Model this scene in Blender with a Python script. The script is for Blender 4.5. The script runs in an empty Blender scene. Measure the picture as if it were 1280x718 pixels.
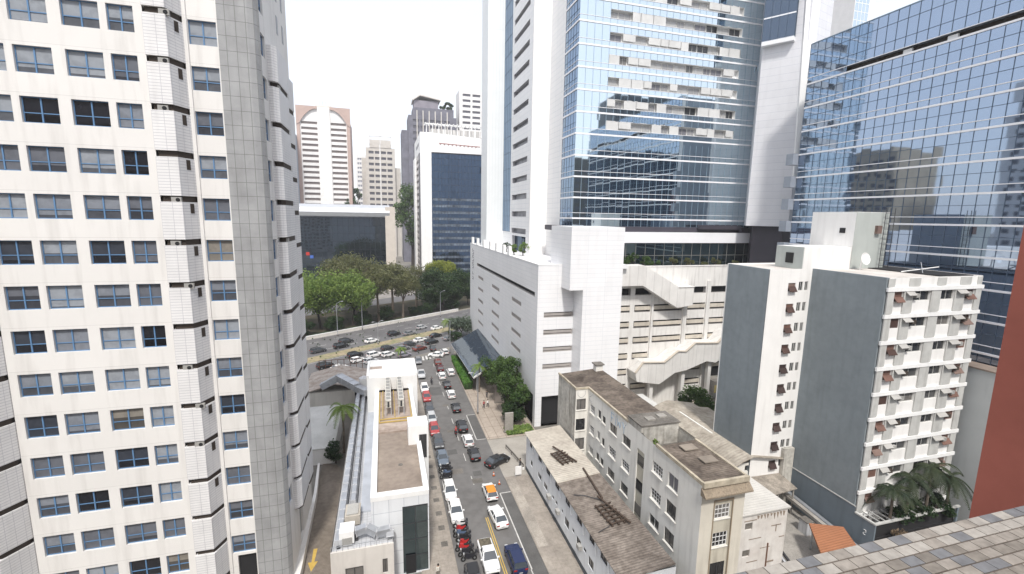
import bpy, bmesh, math, random
from math import sin, cos, pi, radians
random.seed(7)
scene = bpy.context.scene
COL = scene.collection

# ------------------------------------------------------------------ camera
cam_data = bpy.data.cameras.new("camera")
cam = bpy.data.objects.new("camera", cam_data)
COL.objects.link(cam)
scene.camera = cam
CAM_H = 40.0
cam_data.sensor_width = 36.0
cam_data.lens = 566.4 / 1280.0 * 36.0
cam_data.clip_start = 0.05
cam_data.clip_end = 6000
from mathutils import Matrix, Vector
th, ya, ro = radians(8.775), radians(15.84), radians(0.992)
F = Vector((sin(ya)*cos(th), cos(ya)*cos(th), -sin(th)))
R = Vector((cos(ya), -sin(ya), 0)); U = R.cross(F)
R, U = R*cos(ro)+U*sin(ro), -R*sin(ro)+U*cos(ro)
m = Matrix(((R.x, U.x, -F.x, 0), (R.y, U.y, -F.y, 0), (R.z, U.z, -F.z, CAM_H), (0, 0, 0, 1)))
cam.matrix_world = m

# ------------------------------------------------------------------ sky and sun
SUN_EL, SUN_AZ = radians(54), radians(191)     # azimuth from +Y (street direction), clockwise
world = bpy.data.worlds.new("World"); scene.world = world
world.use_nodes = True
wn = world.node_tree.nodes; wl = world.node_tree.links
bg = wn["Background"]
sky = wn.new("ShaderNodeTexSky"); sky.sky_type = 'NISHITA'; sky.sun_disc = False
sky.sun_elevation = SUN_EL; sky.sun_rotation = SUN_AZ
sky.air_density = 1.0; sky.dust_density = 3.0; sky.ozone_density = 1.0
bg.inputs[1].default_value = 0.05
wl.new(sky.outputs[0], bg.inputs[0])
bg2 = wn.new("ShaderNodeBackground"); bg2.inputs[0].default_value = (0.97, 0.975, 1.0, 1); bg2.inputs[1].default_value = 0.53
addn = wn.new("ShaderNodeAddShader")
wl.new(bg.outputs[0], addn.inputs[0]); wl.new(bg2.outputs[0], addn.inputs[1])
wl.new(addn.outputs[0], wn["World Output"].inputs[0])
sun_data = bpy.data.lights.new("sun", 'SUN'); sun_data.energy = 2.2; sun_data.angle = radians(6)
sun_data.color = (1.0, 0.965, 0.91)
sun = bpy.data.objects.new("sun", sun_data); COL.objects.link(sun)
sd = Vector((sin(SUN_AZ)*cos(SUN_EL), cos(SUN_AZ)*cos(SUN_EL), sin(SUN_EL)))
sun.rotation_euler = sd.to_track_quat('Z', 'Y').to_euler()
sun.location = (20, -40, 120)
vs = scene.view_settings
vs.view_transform = 'Standard'; vs.look = 'None'; vs.gamma = 1; vs.use_curve_mapping = False
vs.exposure = 0.78

# ------------------------------------------------------------------ materials
MATS = {}
def mat(name, col, rough=0.8, metal=0.0, var=0.08, scale=0.35, col2=None, tile=None, tilecol=None, stain=0.0,
        spec=0.35, bump=0.0, wave=None, objrand=None, coord='Object', fine=0.0, finescale=6.0, streak=0.0):
    if name in MATS: return MATS[name]
    M = bpy.data.materials.new(name); M.use_nodes = True
    nt = M.node_tree; n = nt.nodes; l = nt.links
    b = n["Principled BSDF"]
    b.inputs['Roughness'].default_value = rough
    b.inputs['Metallic'].default_value = metal
    b.inputs['Specular IOR Level'].default_value = spec
    tc = n.new("ShaderNodeTexCoord")
    co = tc.outputs[coord]
    c1 = (*col, 1); c2 = (*(col2 or tuple(c*(1-2.2*var) for c in col)), 1)
    noi = n.new("ShaderNodeTexNoise"); noi.inputs['Scale'].default_value = scale
    noi.inputs['Detail'].default_value = 7; noi.inputs['Roughness'].default_value = 0.62
    l.new(co, noi.inputs['Vector'])
    ramp = n.new("ShaderNodeMapRange"); ramp.inputs[1].default_value = 0.35; ramp.inputs[2].default_value = 0.68
    l.new(noi.outputs['Fac'], ramp.inputs[0])
    mx = n.new("ShaderNodeMix"); mx.data_type = 'RGBA'
    mx.inputs[6].default_value = c1; mx.inputs[7].default_value = c2
    l.new(ramp.outputs[0], mx.inputs[0])
    out = mx.outputs[2]
    def mul(out, facnode_out, amount, dark=(0.25, 0.22, 0.2)):
        mm = n.new("ShaderNodeMix"); mm.data_type = 'RGBA'; mm.blend_type = 'MULTIPLY'
        ma = n.new("ShaderNodeMath"); ma.operation = 'MULTIPLY'; ma.inputs[1].default_value = amount
        l.new(facnode_out, ma.inputs[0]); l.new(ma.outputs[0], mm.inputs[0])
        l.new(out, mm.inputs[6]); mm.inputs[7].default_value = (*dark, 1)
        return mm.outputs[2]
    if fine:
        nf = n.new("ShaderNodeTexNoise"); nf.inputs['Scale'].default_value = finescale; nf.inputs['Detail'].default_value = 4
        l.new(co, nf.inputs['Vector'])
        r2 = n.new("ShaderNodeMapRange"); r2.inputs[1].default_value = 0.4; r2.inputs[2].default_value = 0.75
        l.new(nf.outputs['Fac'], r2.inputs[0]); out = mul(out, r2.outputs[0], fine)
    if streak or stain:
        mp = n.new("ShaderNodeMapping"); mp.inputs['Scale'].default_value = (1.6, 1.6, 0.16)
        l.new(co, mp.inputs[0])
        ns = n.new("ShaderNodeTexNoise"); ns.inputs['Scale'].default_value = 0.9; ns.inputs['Detail'].default_value = 8
        l.new(mp.outputs[0], ns.inputs['Vector'])
        r2 = n.new("ShaderNodeMapRange"); r2.inputs[1].default_value = 0.5; r2.inputs[2].default_value = 0.78
        l.new(ns.outputs['Fac'], r2.inputs[0]); out = mul(out, r2.outputs[0], max(streak, stain))
    if tile:
        tw, thh, mort = tile[:3]
        sep = n.new("ShaderNodeSeparateXYZ"); l.new(co, sep.inputs[0])
        ad = n.new("ShaderNodeMath"); l.new(sep.outputs[0], ad.inputs[0]); l.new(sep.outputs[1], ad.inputs[1])
        cb = n.new("ShaderNodeCombineXYZ")
        if len(tile) > 3 and tile[3] == 'flat':
            l.new(sep.outputs[0], cb.inputs[0]); l.new(sep.outputs[1], cb.inputs[1])
        else:
            l.new(ad.outputs[0], cb.inputs[0]); l.new(sep.outputs[2], cb.inputs[1])
        br = n.new("ShaderNodeTexBrick"); br.inputs['Scale'].default_value = 1.0
        br.offset = tile[4] if len(tile) > 4 else 0.0
        br.inputs['Brick Width'].default_value = tw; br.inputs['Row Height'].default_value = thh
        br.inputs['Mortar Size'].default_value = mort; br.inputs['Mortar Smooth'].default_value = 0.2
        br.inputs['Color1'].default_value = (0, 0, 0, 1); br.inputs['Color2'].default_value = (0.12, 0.12, 0.12, 1)
        br.inputs['Mortar'].default_value = (1, 1, 1, 1)
        l.new(cb.outputs[0], br.inputs['Vector'])
        out = mul(out, br.outputs['Color'], 1.0, dark=tilecol or tuple(0.72 for _ in range(3)))
    if objrand:
        oi = n.new("ShaderNodeObjectInfo")
        cr = n.new("ShaderNodeValToRGB"); cr.color_ramp.interpolation = 'CONSTANT'
        els = cr.color_ramp.elements
        els[0].position = 0; els[0].color = (*objrand[0][1], 1)
        els[1].position = objrand[1][0]; els[1].color = (*objrand[1][1], 1)
        for p, c in objrand[2:]:
            e = els.new(p); e.color = (*c, 1)
        l.new(oi.outputs['Random'], cr.inputs[0])
        mm = n.new("ShaderNodeMix"); mm.data_type = 'RGBA'; mm.blend_type = 'MULTIPLY'; mm.inputs[0].default_value = 1
        l.new(out, mm.inputs[6]); l.new(cr.outputs[0], mm.inputs[7]); out = mm.outputs[2]
        if name == 'pane_blind':      # the blind ends above the transom in some windows, folds run down it
            sp = n.new("ShaderNodeSeparateXYZ"); l.new(tc.outputs['Object'], sp.inputs[0])
            r1 = n.new("ShaderNodeMath"); r1.operation = 'MULTIPLY'; r1.inputs[1].default_value = 7.31; l.new(oi.outputs['Random'], r1.inputs[0])
            r2 = n.new("ShaderNodeMath"); r2.operation = 'FRACT'; l.new(r1.outputs[0], r2.inputs[0])
            r3 = n.new("ShaderNodeMapRange"); r3.inputs[3].default_value = -1.4; r3.inputs[4].default_value = 0.15; l.new(r2.outputs[0], r3.inputs[0])
            lt = n.new("ShaderNodeMath"); lt.operation = 'LESS_THAN'; l.new(sp.outputs[2], lt.inputs[0]); l.new(r3.outputs[0], lt.inputs[1])
            out = mul(out, lt.outputs[0], 0.75, dark=(0.12, 0.12, 0.14))
            nz = n.new("ShaderNodeTexNoise"); nz.inputs['Scale'].default_value = 1.3; nz.inputs['Detail'].default_value = 3
            av_ = n.new("ShaderNodeVectorMath"); av_.operation = 'ADD'; l.new(tc.outputs['Object'], av_.inputs[0]); l.new(oi.outputs['Location'], av_.inputs[1]); l.new(av_.outputs[0], nz.inputs['Vector'])
            r4 = n.new("ShaderNodeMapRange"); r4.inputs[1].default_value = .5; r4.inputs[2].default_value = .62; l.new(nz.outputs['Fac'], r4.inputs[0])
            out = mul(out, r4.outputs[0], 0.18, dark=(0.25, 0.25, 0.27))
    if wave:   # corrugated sheets: (axis, period, strength)
        ax, per, st = wave
        sep = n.new("ShaderNodeSeparateXYZ"); l.new(co, sep.inputs[0])
        ma = n.new("ShaderNodeMath"); ma.operation = 'MULTIPLY'; ma.inputs[1].default_value = 2*pi/per
        l.new(sep.outputs['XYZ'.index(ax)], ma.inputs[0])
        sn = n.new("ShaderNodeMath"); sn.operation = 'SINE'; l.new(ma.outputs[0], sn.inputs[0])
        bp = n.new("ShaderNodeBump"); bp.inputs['Strength'].default_value = st; bp.inputs['Distance'].default_value = per*0.25
        l.new(sn.outputs[0], bp.inputs['Height']); l.new(bp.outputs[0], b.inputs['Normal'])
    elif bump:
        bp = n.new("ShaderNodeBump"); bp.inputs['Strength'].default_value = bump; bp.inputs['Distance'].default_value = 0.05
        nf = n.new("ShaderNodeTexNoise"); nf.inputs['Scale'].default_value = finescale; nf.inputs['Detail'].default_value = 5
        l.new(co, nf.inputs['Vector']); l.new(nf.outputs['Fac'], bp.inputs['Height']); l.new(bp.outputs[0], b.inputs['Normal'])
    l.new(out, b.inputs['Base Color'])
    MATS[name] = M
    return M

def curtain_mat(name, deep, refl, fac=0.75, rough=0.03):
    """tinted reflective glass: dark blue body under a tinted mirror coat"""
    if name in MATS: return MATS[name]
    M = bpy.data.materials.new(name); M.use_nodes = True
    nt = M.node_tree; n = nt.nodes; l = nt.links
    n.remove(n["Principled BSDF"])
    df = n.new("ShaderNodeBsdfDiffuse"); df.inputs[0].default_value = (*deep, 1)
    gl = n.new("ShaderNodeBsdfGlossy"); gl.inputs[0].default_value = (*refl, 1); gl.inputs['Roughness'].default_value = rough
    tc = n.new("ShaderNodeTexCoord"); noi = n.new("ShaderNodeTexNoise"); noi.inputs['Scale'].default_value = 0.45; noi.inputs['Detail'].default_value = 1
    l.new(tc.outputs['Object'], noi.inputs['Vector'])
    bp = n.new("ShaderNodeBump"); bp.inputs['Strength'].default_value = 0.007; bp.inputs['Distance'].default_value = 0.25
    l.new(noi.outputs['Fac'], bp.inputs['Height']); l.new(bp.outputs[0], gl.inputs['Normal'])
    mx = n.new("ShaderNodeMixShader"); mx.inputs[0].default_value = fac
    l.new(df.outputs[0], mx.inputs[1]); l.new(gl.outputs[0], mx.inputs[2]); l.new(mx.outputs[0], n["Material Output"].inputs[0])
    MATS[name] = M
    return M

W_TOWER = mat('tower_white', (0.74, 0.725, 0.70), 0.6, var=0.03, scale=0.12, streak=0.22, tile=(60, 3.77, 0.02), tilecol=(0.8, 0.8, 0.8))
W_BAY = mat('bay_white', (0.74, 0.735, 0.73), 0.5, var=0.04, tile=(0.9, 0.25, 0.022), tilecol=(0.66, 0.66, 0.70), streak=0.12)
GREYTILE = mat('grey_tiles', (0.36, 0.365, 0.37), 0.5, var=0.1, scale=0.5, tile=(0.80, 1.2567, 0.022), tilecol=(0.45, 0.46, 0.44), streak=0.2)
BLUEFRAME = mat('blue_frame', (0.12, 0.24, 0.42), 0.5, var=0.08)
PANE_BLIND = mat('pane_blind', (1, 1, 1), 0.12, var=0.10, scale=0.7, spec=0.6,
                 objrand=[(0, (0.31, 0.335, 0.37)), (0.36, (0.23, 0.25, 0.285)), (0.56, (0.14, 0.15, 0.175)), (0.72, (0.045, 0.052, 0.068)), (0.82, (0.015, 0.016, 0.022)), (0.94, (0.25, 0.23, 0.2))])
PANE_DARK = mat('pane_dark', (1, 1, 1), 0.1, var=0.12, scale=0.8, spec=0.6,
                objrand=[(0, (0.035, 0.037, 0.04)), (0.4, (0.08, 0.08, 0.08)), (0.65, (0.02, 0.02, 0.022)), (0.85, (0.16, 0.15, 0.14))])
DARK = mat('dark_recess', (0.02, 0.02, 0.022), 0.9, var=0.1)  # near-black colour, mostly standing for the shade inside openings
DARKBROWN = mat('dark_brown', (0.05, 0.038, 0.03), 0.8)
ACM = mat('ac_casing', (0.55, 0.54, 0.51), 0.6, tile=(0.08, 0.07, 0.02), tilecol=(0.5, 0.5, 0.5))
W_PANEL = mat('white_panels', (0.80, 0.80, 0.80), 0.42, var=0.02, scale=0.1, tile=(3.2, 1.12, 0.03), tilecol=(0.68, 0.72, 0.76), streak=0.05)
W_PODIUM = mat('podium_panels', (0.79, 0.79, 0.80), 0.42, var=0.03, scale=0.1, tile=(3.6, 0.84, 0.022), tilecol=(0.74, 0.77, 0.8), streak=0.07)
W_OLD = mat('stained_white', (0.74, 0.72, 0.67), 0.85, var=0.06, scale=0.2, streak=0.25, bump=0.1)
CREAM = mat('cream_plaster', (0.60, 0.56, 0.48), 0.85, var=0.06, scale=0.3, streak=0.3, bump=0.15)
OLDWALL = mat('old_plaster', (0.74, 0.73, 0.69), 0.88, var=0.06, scale=0.3, streak=0.32, bump=0.15)
OLDDIRTY = mat('mouldy_plaster', (0.56, 0.54, 0.49), 0.9, var=0.2, scale=0.4, streak=0.7, fine=0.4, finescale=2.0)
LOWWALL = mat('pale_blue_plaster', (0.74, 0.76, 0.78), 0.8, var=0.05, scale=0.3, streak=0.25)
BRICKP = mat('peeling_plaster', (0.66, 0.635, 0.60), 0.9, var=0.05, scale=0.4, col2=(0.56, 0.52, 0.48), streak=0.3, fine=0.15, finescale=1.4)
ROOF_OLD = mat('mouldy_corrugated', (0.20, 0.165, 0.135), 0.95, var=0.2, scale=0.5, col2=(0.07, 0.055, 0.045), fine=0.6, finescale=2.5, wave=('Y', 0.30, 0.55))
ROOF_LOW = mat('brown_corrugated', (0.25, 0.215, 0.185), 0.95, var=0.15, scale=0.45, col2=(0.15, 0.125, 0.105), fine=0.55, finescale=1.8, wave=('Y', 0.32, 0.5))
ROOF_PALE = mat('pale_corrugated', (0.52, 0.48, 0.41), 0.9, var=0.08, scale=0.4, col2=(0.40, 0.36, 0.31), fine=0.3, finescale=2, wave=('Y', 0.40, 0.45))
ROOF_BARREL = mat('weathered_sheets', (0.44, 0.40, 0.34), 0.9, var=0.15, scale=0.35, col2=(0.27, 0.24, 0.20), fine=0.4, finescale=1.5, wave=('Y', 0.5, 0.25), tile=(50, 2.6, 0.03, 'flat'), tilecol=(0.8, 0.78, 0.76))
ROOF_ANNEX = mat('annex_sheets', (0.58, 0.56, 0.52), 0.85, var=0.10, wave=('Y', 0.36, 0.22), fine=0.15)
CONC = mat('concrete', (0.36, 0.34, 0.31), 0.9, var=0.15, scale=0.4, fine=0.3, streak=0.2)
CONCDARK = mat('dark_concrete', (0.20, 0.185, 0.165), 0.95, var=0.2, scale=0.5, fine=0.5)
WOOD = mat('old_timber', (0.085, 0.06, 0.045), 0.9, var=0.2, scale=2)
GREYPAINT = mat('grey_paint', (0.235, 0.27, 0.29), 0.75, var=0.07, scale=0.15, streak=0.18, fine=0.10, finescale=1.2)
GREENPAINT = mat('grey_green_paint', (0.42, 0.45, 0.43), 0.8, var=0.04, streak=0.15)
W_RES = mat('white_paint', (0.78, 0.77, 0.75), 0.75, var=0.03, streak=0.15)
PANELGREY = mat('grey_panel', (0.50, 0.50, 0.48), 0.8, var=0.08, scale=0.8, streak=0.3)
SHUTTER = mat('brown_shutter', (0.18, 0.10, 0.078), 0.6, var=0.15, scale=1.0, objrand=[(0, (1, 1, 1)), (0.4, (0.4, 0.4, 0.42)), (0.7, (1.15, 1.4, 1.5))])
SHUT2 = mat('dark_shutter', (0.055, 0.035, 0.032), 0.6, var=0.15)
TINTROOF = mat('flap_metal', (0.42, 0.41, 0.39), 0.5, var=0.1)
RED = mat('red_render', (0.36, 0.115, 0.085), 0.85, var=0.08, scale=0.5, fine=0.10, finescale=40, bump=0.1)
ASPHALT = mat('asphalt', (0.165, 0.16, 0.155), 0.9, var=0.10, scale=0.15, fine=0.30, finescale=0.8)
ASPH2 = mat('asphalt_patch', (0.12, 0.117, 0.113), 0.9, var=0.12, scale=0.6, fine=0.2)
AVENUE = mat('avenue_asphalt', (0.15, 0.147, 0.15), 0.9, var=0.12, scale=0.1, fine=0.15, finescale=1)
PAVE = mat('pavement', (0.37, 0.33, 0.285), 0.9, var=0.14, scale=0.3, fine=0.3, finescale=3, tile=(0.9, 0.9, 0.012, 'flat'), tilecol=(0.75, 0.72, 0.7))
PAVEPLAZA = mat('plaza_pavement', (0.42, 0.36, 0.30), 0.9, var=0.10, scale=0.2, fine=0.25, finescale=2, tile=(1.6, 4.2, 0.05, 'flat'), tilecol=(0.55, 0.5, 0.48))
KERB = mat('kerb', (0.42, 0.39, 0.34), 0.9, var=0.1, fine=0.2)
GROUND = mat('city_ground', (0.25, 0.235, 0.21), 0.95, var=0.2, scale=0.05, fine=0.3, finescale=0.6)
COBBLE = mat('cobble_drive', (0.25, 0.215, 0.18), 0.95, var=0.22, scale=0.25, col2=(0.17, 0.145, 0.12), fine=0.35, finescale=2, tile=(0.25, 0.25, 0.02, 'flat', 0.5), tilecol=(0.7, 0.7, 0.7))
DIRT = mat('dry_median', (0.34, 0.27, 0.18), 0.95, var=0.15, scale=0.3, fine=0.35, finescale=1.2, col2=(0.20, 0.21, 0.11))
GRASS = mat('verge_grass', (0.09, 0.12, 0.045), 0.95, var=0.2, scale=0.5, col2=(0.15, 0.12, 0.07), fine=0.4)
UNDER = mat('undergrowth', (0.07, 0.055, 0.035), 0.95, var=0.2, scale=0.3, col2=(0.03, 0.035, 0.018), fine=0.4)
PAINT = mat('road_white', (0.62, 0.61, 0.58), 0.8, var=0.12, scale=1.5, fine=0.3)
YELLOW = mat('road_yellow', (0.58, 0.40, 0.10), 0.8, var=0.12, scale=1.5)
WHITE = mat('bright_white', (0.80, 0.80, 0.79), 0.6, var=0.03, streak=0.08)
ROOFSLAB = mat('brown_membrane', (0.31, 0.26, 0.215), 0.95, var=0.10, scale=0.35, col2=(0.22, 0.18, 0.15), fine=0.25, finescale=1.5)
ROOFSLAB2 = mat('pinkish_slab', (0.45, 0.38, 0.33), 0.95, var=0.15, scale=0.5, col2=(0.28, 0.22, 0.18), fine=0.3, finescale=1.5)
METAL = mat('galvanised', (0.50, 0.52, 0.55), 0.4, metal=0.6, var=0.12, scale=0.6)
METALW = mat('pale_metal', (0.60, 0.61, 0.63), 0.5, metal=0.2, var=0.08, tile=(0.45, 0.45, 0.03, 'flat'), tilecol=(0.7, 0.7, 0.7))
DARKMETAL = mat('dark_metal', (0.06, 0.06, 0.065), 0.5, metal=0.3)
PIPEY = mat('yellow_pipe', (0.50, 0.36, 0.12), 0.6)
SILVER = mat('silver_cladding', (0.55, 0.57, 0.60), 0.35, metal=0.55, var=0.04)
BEIGE = mat('beige_stone', (0.56, 0.51, 0.45), 0.8, var=0.05)
PINK = mat('pink_brown', (0.44, 0.33, 0.29), 0.8, var=0.05)
FAR1 = mat('far_beige', (0.60, 0.57, 0.53), 0.85, var=0.06)
FAR2 = mat('far_grey', (0.30, 0.31, 0.36), 0.85, var=0.12)
FAR3 = mat('far_white', (0.72, 0.71, 0.70), 0.85, var=0.04)
FARDARK = mat('far_window', (0.10, 0.10, 0.12), 0.3)
TERRA = mat('orange_sheet', (0.33, 0.14, 0.07), 0.8, var=0.08, wave=('Y', 0.3, 0.4))
FARV = mat('far_violet', (0.17, 0.17, 0.205), 0.85, var=0.15, scale=0.2)
G_FRONT = curtain_mat('glass_pale', (0.02, 0.05, 0.09), (0.70, 0.80, 0.86), 0.86)
G_SIDE = curtain_mat('glass_blue', (0.02, 0.06, 0.13), (0.37, 0.45, 0.57), 0.88)
G_WEST = curtain_mat('glass_westside', (0.03, 0.06, 0.10), (0.33, 0.42, 0.54), 0.8)
G_DARK = curtain_mat('glass_dark', (0.015, 0.025, 0.03), (0.22, 0.28, 0.30), 0.6)
G_BLUE2 = curtain_mat('glass_far_blue', (0.012, 0.03, 0.06), (0.14, 0.21, 0.33), 0.75)
G_NAVY = curtain_mat('glass_navy', (0.01, 0.02, 0.03), (0.16, 0.20, 0.26), 0.7)
G_CANOPY = curtain_mat('glass_canopy', (0.05, 0.06, 0.07), (0.30, 0.34, 0.38), 0.55, 0.05)
MULL = mat('mullion', (0.10, 0.14, 0.20), 0.5, metal=0.4)
MULLP = mat('mullion_pale', (0.32, 0.42, 0.50), 0.5, metal=0.3)
BAND = mat('white_band', (0.80, 0.80, 0.82), 0.35, var=0.02)
PURPLE = mat('dark_fascia', (0.06, 0.055, 0.07), 0.5)

# ------------------------------------------------------------------ mesh builder
def wloc(o):
    v = Vector((0, 0, 0))
    while o is not None:
        v += o.location; o = o.parent
    return v

class MB:
    def __init__(self): self.v = []; self.f = []; self.m = []
    def quad(self, a, b, c, d, m=0):
        i = len(self.v); self.v += [a, b, c, d]; self.f.append((i, i+1, i+2, i+3)); self.m.append(m)
    def tri(self, a, b, c, m=0):
        i = len(self.v); self.v += [a, b, c]; self.f.append((i, i+1, i+2)); self.m.append(m)
    def box(self, x0, x1, y0, y1, z0, z1, m=0):
        if x0 > x1: x0, x1 = x1, x0
        if y0 > y1: y0, y1 = y1, y0
        if z0 > z1: z0, z1 = z1, z0
        i = len(self.v)
        self.v += [(x0, y0, z0), (x1, y0, z0), (x1, y1, z0), (x0, y1, z0), (x0, y0, z1), (x1, y0, z1), (x1, y1, z1), (x0, y1, z1)]
        for q in ((3, 2, 1, 0), (4, 5, 6, 7), (0, 1, 5, 4), (1, 2, 6, 5), (2, 3, 7, 6), (3, 0, 4, 7)):
            self.f.append(tuple(i+k for k in q)); self.m.append(m)
        return self
    def prism(self, poly, z0, z1, m=0, mtop=None):
        n = len(poly); i = len(self.v)
        a = sum(poly[k][0]*poly[(k+1) % n][1]-poly[(k+1) % n][0]*poly[k][1] for k in range(n))
        if a < 0: poly = poly[::-1]
        zz = (lambda z, k: z[k] if isinstance(z, (list, tuple)) else z)
        self.v += [(p[0], p[1], zz(z0, k)) for k, p in enumerate(poly)] + [(p[0], p[1], zz(z1, k)) for k, p in enumerate(poly)]
        self.f.append(tuple(i+k for k in range(n))[::-1]); self.m.append(m)
        self.f.append(tuple(i+n+k for k in range(n))); self.m.append(m if mtop is None else mtop)
        for k in range(n):
            j = (k+1) % n
            self.f.append((i+k, i+j, i+n+j, i+n+k)); self.m.append(m)
        return self
    def prism_y(self, poly, y0, y1, m=0):     # polygon in XZ extruded along Y
        n = len(poly); i = len(self.v)
        a = sum(poly[k][0]*poly[(k+1) % n][1]-poly[(k+1) % n][0]*poly[k][1] for k in range(n))
        if a < 0: poly = poly[::-1]
        self.v += [(p[0], y0, p[1]) for p in poly] + [(p[0], y1, p[1]) for p in poly]
        self.f.append(tuple(i+k for k in range(n))); self.m.append(m)
        self.f.append(tuple(i+n+k for k in range(n))[::-1]); self.m.append(m)
        for k in range(n):
            j = (k+1) % n
            self.f.append((i+j, i+k, i+n+k, i+n+j)); self.m.append(m)
        return self
    def prism_x(self, poly, x0, x1, m=0):     # polygon in YZ extruded along X
        n = len(poly); i = len(self.v)
        a = sum(poly[k][0]*poly[(k+1) % n][1]-poly[(k+1) % n][0]*poly[k][1] for k in range(n))
        if a < 0: poly = poly[::-1]
        self.v += [(x0, p[0], p[1]) for p in poly] + [(x1, p[0], p[1]) for p in poly]
        self.f.append(tuple(i+k for k in range(n))[::-1]); self.m.append(m)
        self.f.append(tuple(i+n+k for k in range(n))); self.m.append(m)
        for k in range(n):
            j = (k+1) % n
            self.f.append((i+k, i+j, i+n+j, i+n+k)); self.m.append(m)
        return self
    def tube(self, pts, rad, n=8, m=0, cap=True):
        pts = [Vector(p) for p in pts]
        rads = rad if isinstance(rad, (list, tuple)) else [rad]*len(pts)
        rings = []
        for k, p in enumerate(pts):
            d = (pts[min(k+1, len(pts)-1)]-pts[max(k-1, 0)]).normalized()
            up = Vector((0, 0, 1)) if abs(d.z) < 0.95 else Vector((1, 0, 0))
            a = d.cross(up).normalized(); b = d.cross(a)
            i = len(self.v); rings.append(i)
            for q in range(n):
                t = 2*pi*q/n; self.v.append(tuple(p+a*cos(t)*rads[k]+b*sin(t)*rads[k]))
        for k in range(len(rings)-1):
            for q in range(n):
                r = (q+1) % n
                self.f.append((rings[k]+q, rings[k]+r, rings[k+1]+r, rings[k+1]+q)); self.m.append(m)
        if cap:
            self.f.append(tuple(rings[0]+q for q in range(n))[::-1]); self.m.append(m)
            self.f.append(tuple(rings[-1]+q for q in range(n))); self.m.append(m)
        return self
    def beam(self, a, b, w, h, m=0):          # rectangular bar
        a = Vector(a); b = Vector(b); d = (b-a).normalized()
        up = Vector((0, 0, 1)) if abs(d.z) < 0.95 else Vector((1, 0, 0))
        s = d.cross(up).normalized()*w/2; t = s.cross(d).normalized()*h/2
        i = len(self.v)
        for p in (a, b): self.v += [tuple(p-s-t), tuple(p+s-t), tuple(p+s+t), tuple(p-s+t)]
        for q in ((0, 1, 2, 3), (7, 6, 5, 4), (0, 4, 5, 1), (1, 5, 6, 2), (2, 6, 7, 3), (3, 7, 4, 0)):
            self.f.append(tuple(i+k for k in q)); self.m.append(m)
        return self
    def loft(self, rings, m=0, cap=True):
        n = len(rings[0]); i = len(self.v)
        for r in rings: self.v += [tuple(p) for p in r]
        for k in range(len(rings)-1):
            for q in range(n):
                r = (q+1) % n
                self.f.append((i+k*n+q, i+k*n+r, i+(k+1)*n+r, i+(k+1)*n+q)); self.m.append(m)
        if cap:
            self.f.append(tuple(i+q for q in range(n))[::-1]); self.m.append(m)
            self.f.append(tuple(i+(len(rings)-1)*n+q for q in range(n))); self.m.append(m)
        return self
    def mesh(self, name, mats, off=None, smooth=False):
        me = bpy.data.meshes.new(name)
        if off is not None: vv = [(x-off.x, y-off.y, z-off.z) for x, y, z in self.v]
        else: vv = self.v
        me.from_pydata(vv, [], self.f)
        for mm in (mats if isinstance(mats, (list, tuple)) else [mats]): me.materials.append(mm)
        if isinstance(mats, (list, tuple)) and len(mats) > 1: me.polygons.foreach_set('material_index', self.m)
        if smooth: me.polygons.foreach_set('use_smooth', [True]*len(me.polygons))
        me.update()
        return me
    def build(self, name, mats, parent=None, absolute=True, smooth=False, loc=None):
        off = wloc(parent) if (parent is not None and absolute) else (Vector(loc) if loc is not None else None)
        o = bpy.data.objects.new(name, self.mesh(name, mats, off, smooth)); COL.objects.link(o)
        if parent is not None: o.parent = parent
        elif loc is not None: o.location = loc
        return o

def tag(o, label, cat, group=None):
    o['label'] = label; o['category'] = cat
    if group: o['group'] = group
    return o
def thing(name, label, cat, loc=(0, 0, 0), rz=0, group=None):
    o = bpy.data.objects.new(name, None); COL.objects.link(o); o.location = loc; o.rotation_euler = (0, 0, rz)
    o.empty_display_size = 0.5
    return tag(o, label, cat, group)
def struct(name, mb, mats):
    o = mb.build(name, mats); o['kind'] = 'structure'; return o
def copy_thing(root, label, loc, rz=0, mats=None):
    r = root.copy(); COL.objects.link(r); r.location = loc; r.rotation_euler = (0, 0, rz); r['label'] = label
    for ch in [c for c in root.children]:
        c = ch.copy(); COL.objects.link(c); c.parent = r
        for g in [q for q in ch.children]:
            d = g.copy(); COL.objects.link(d); d.parent = c
    return r

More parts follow.
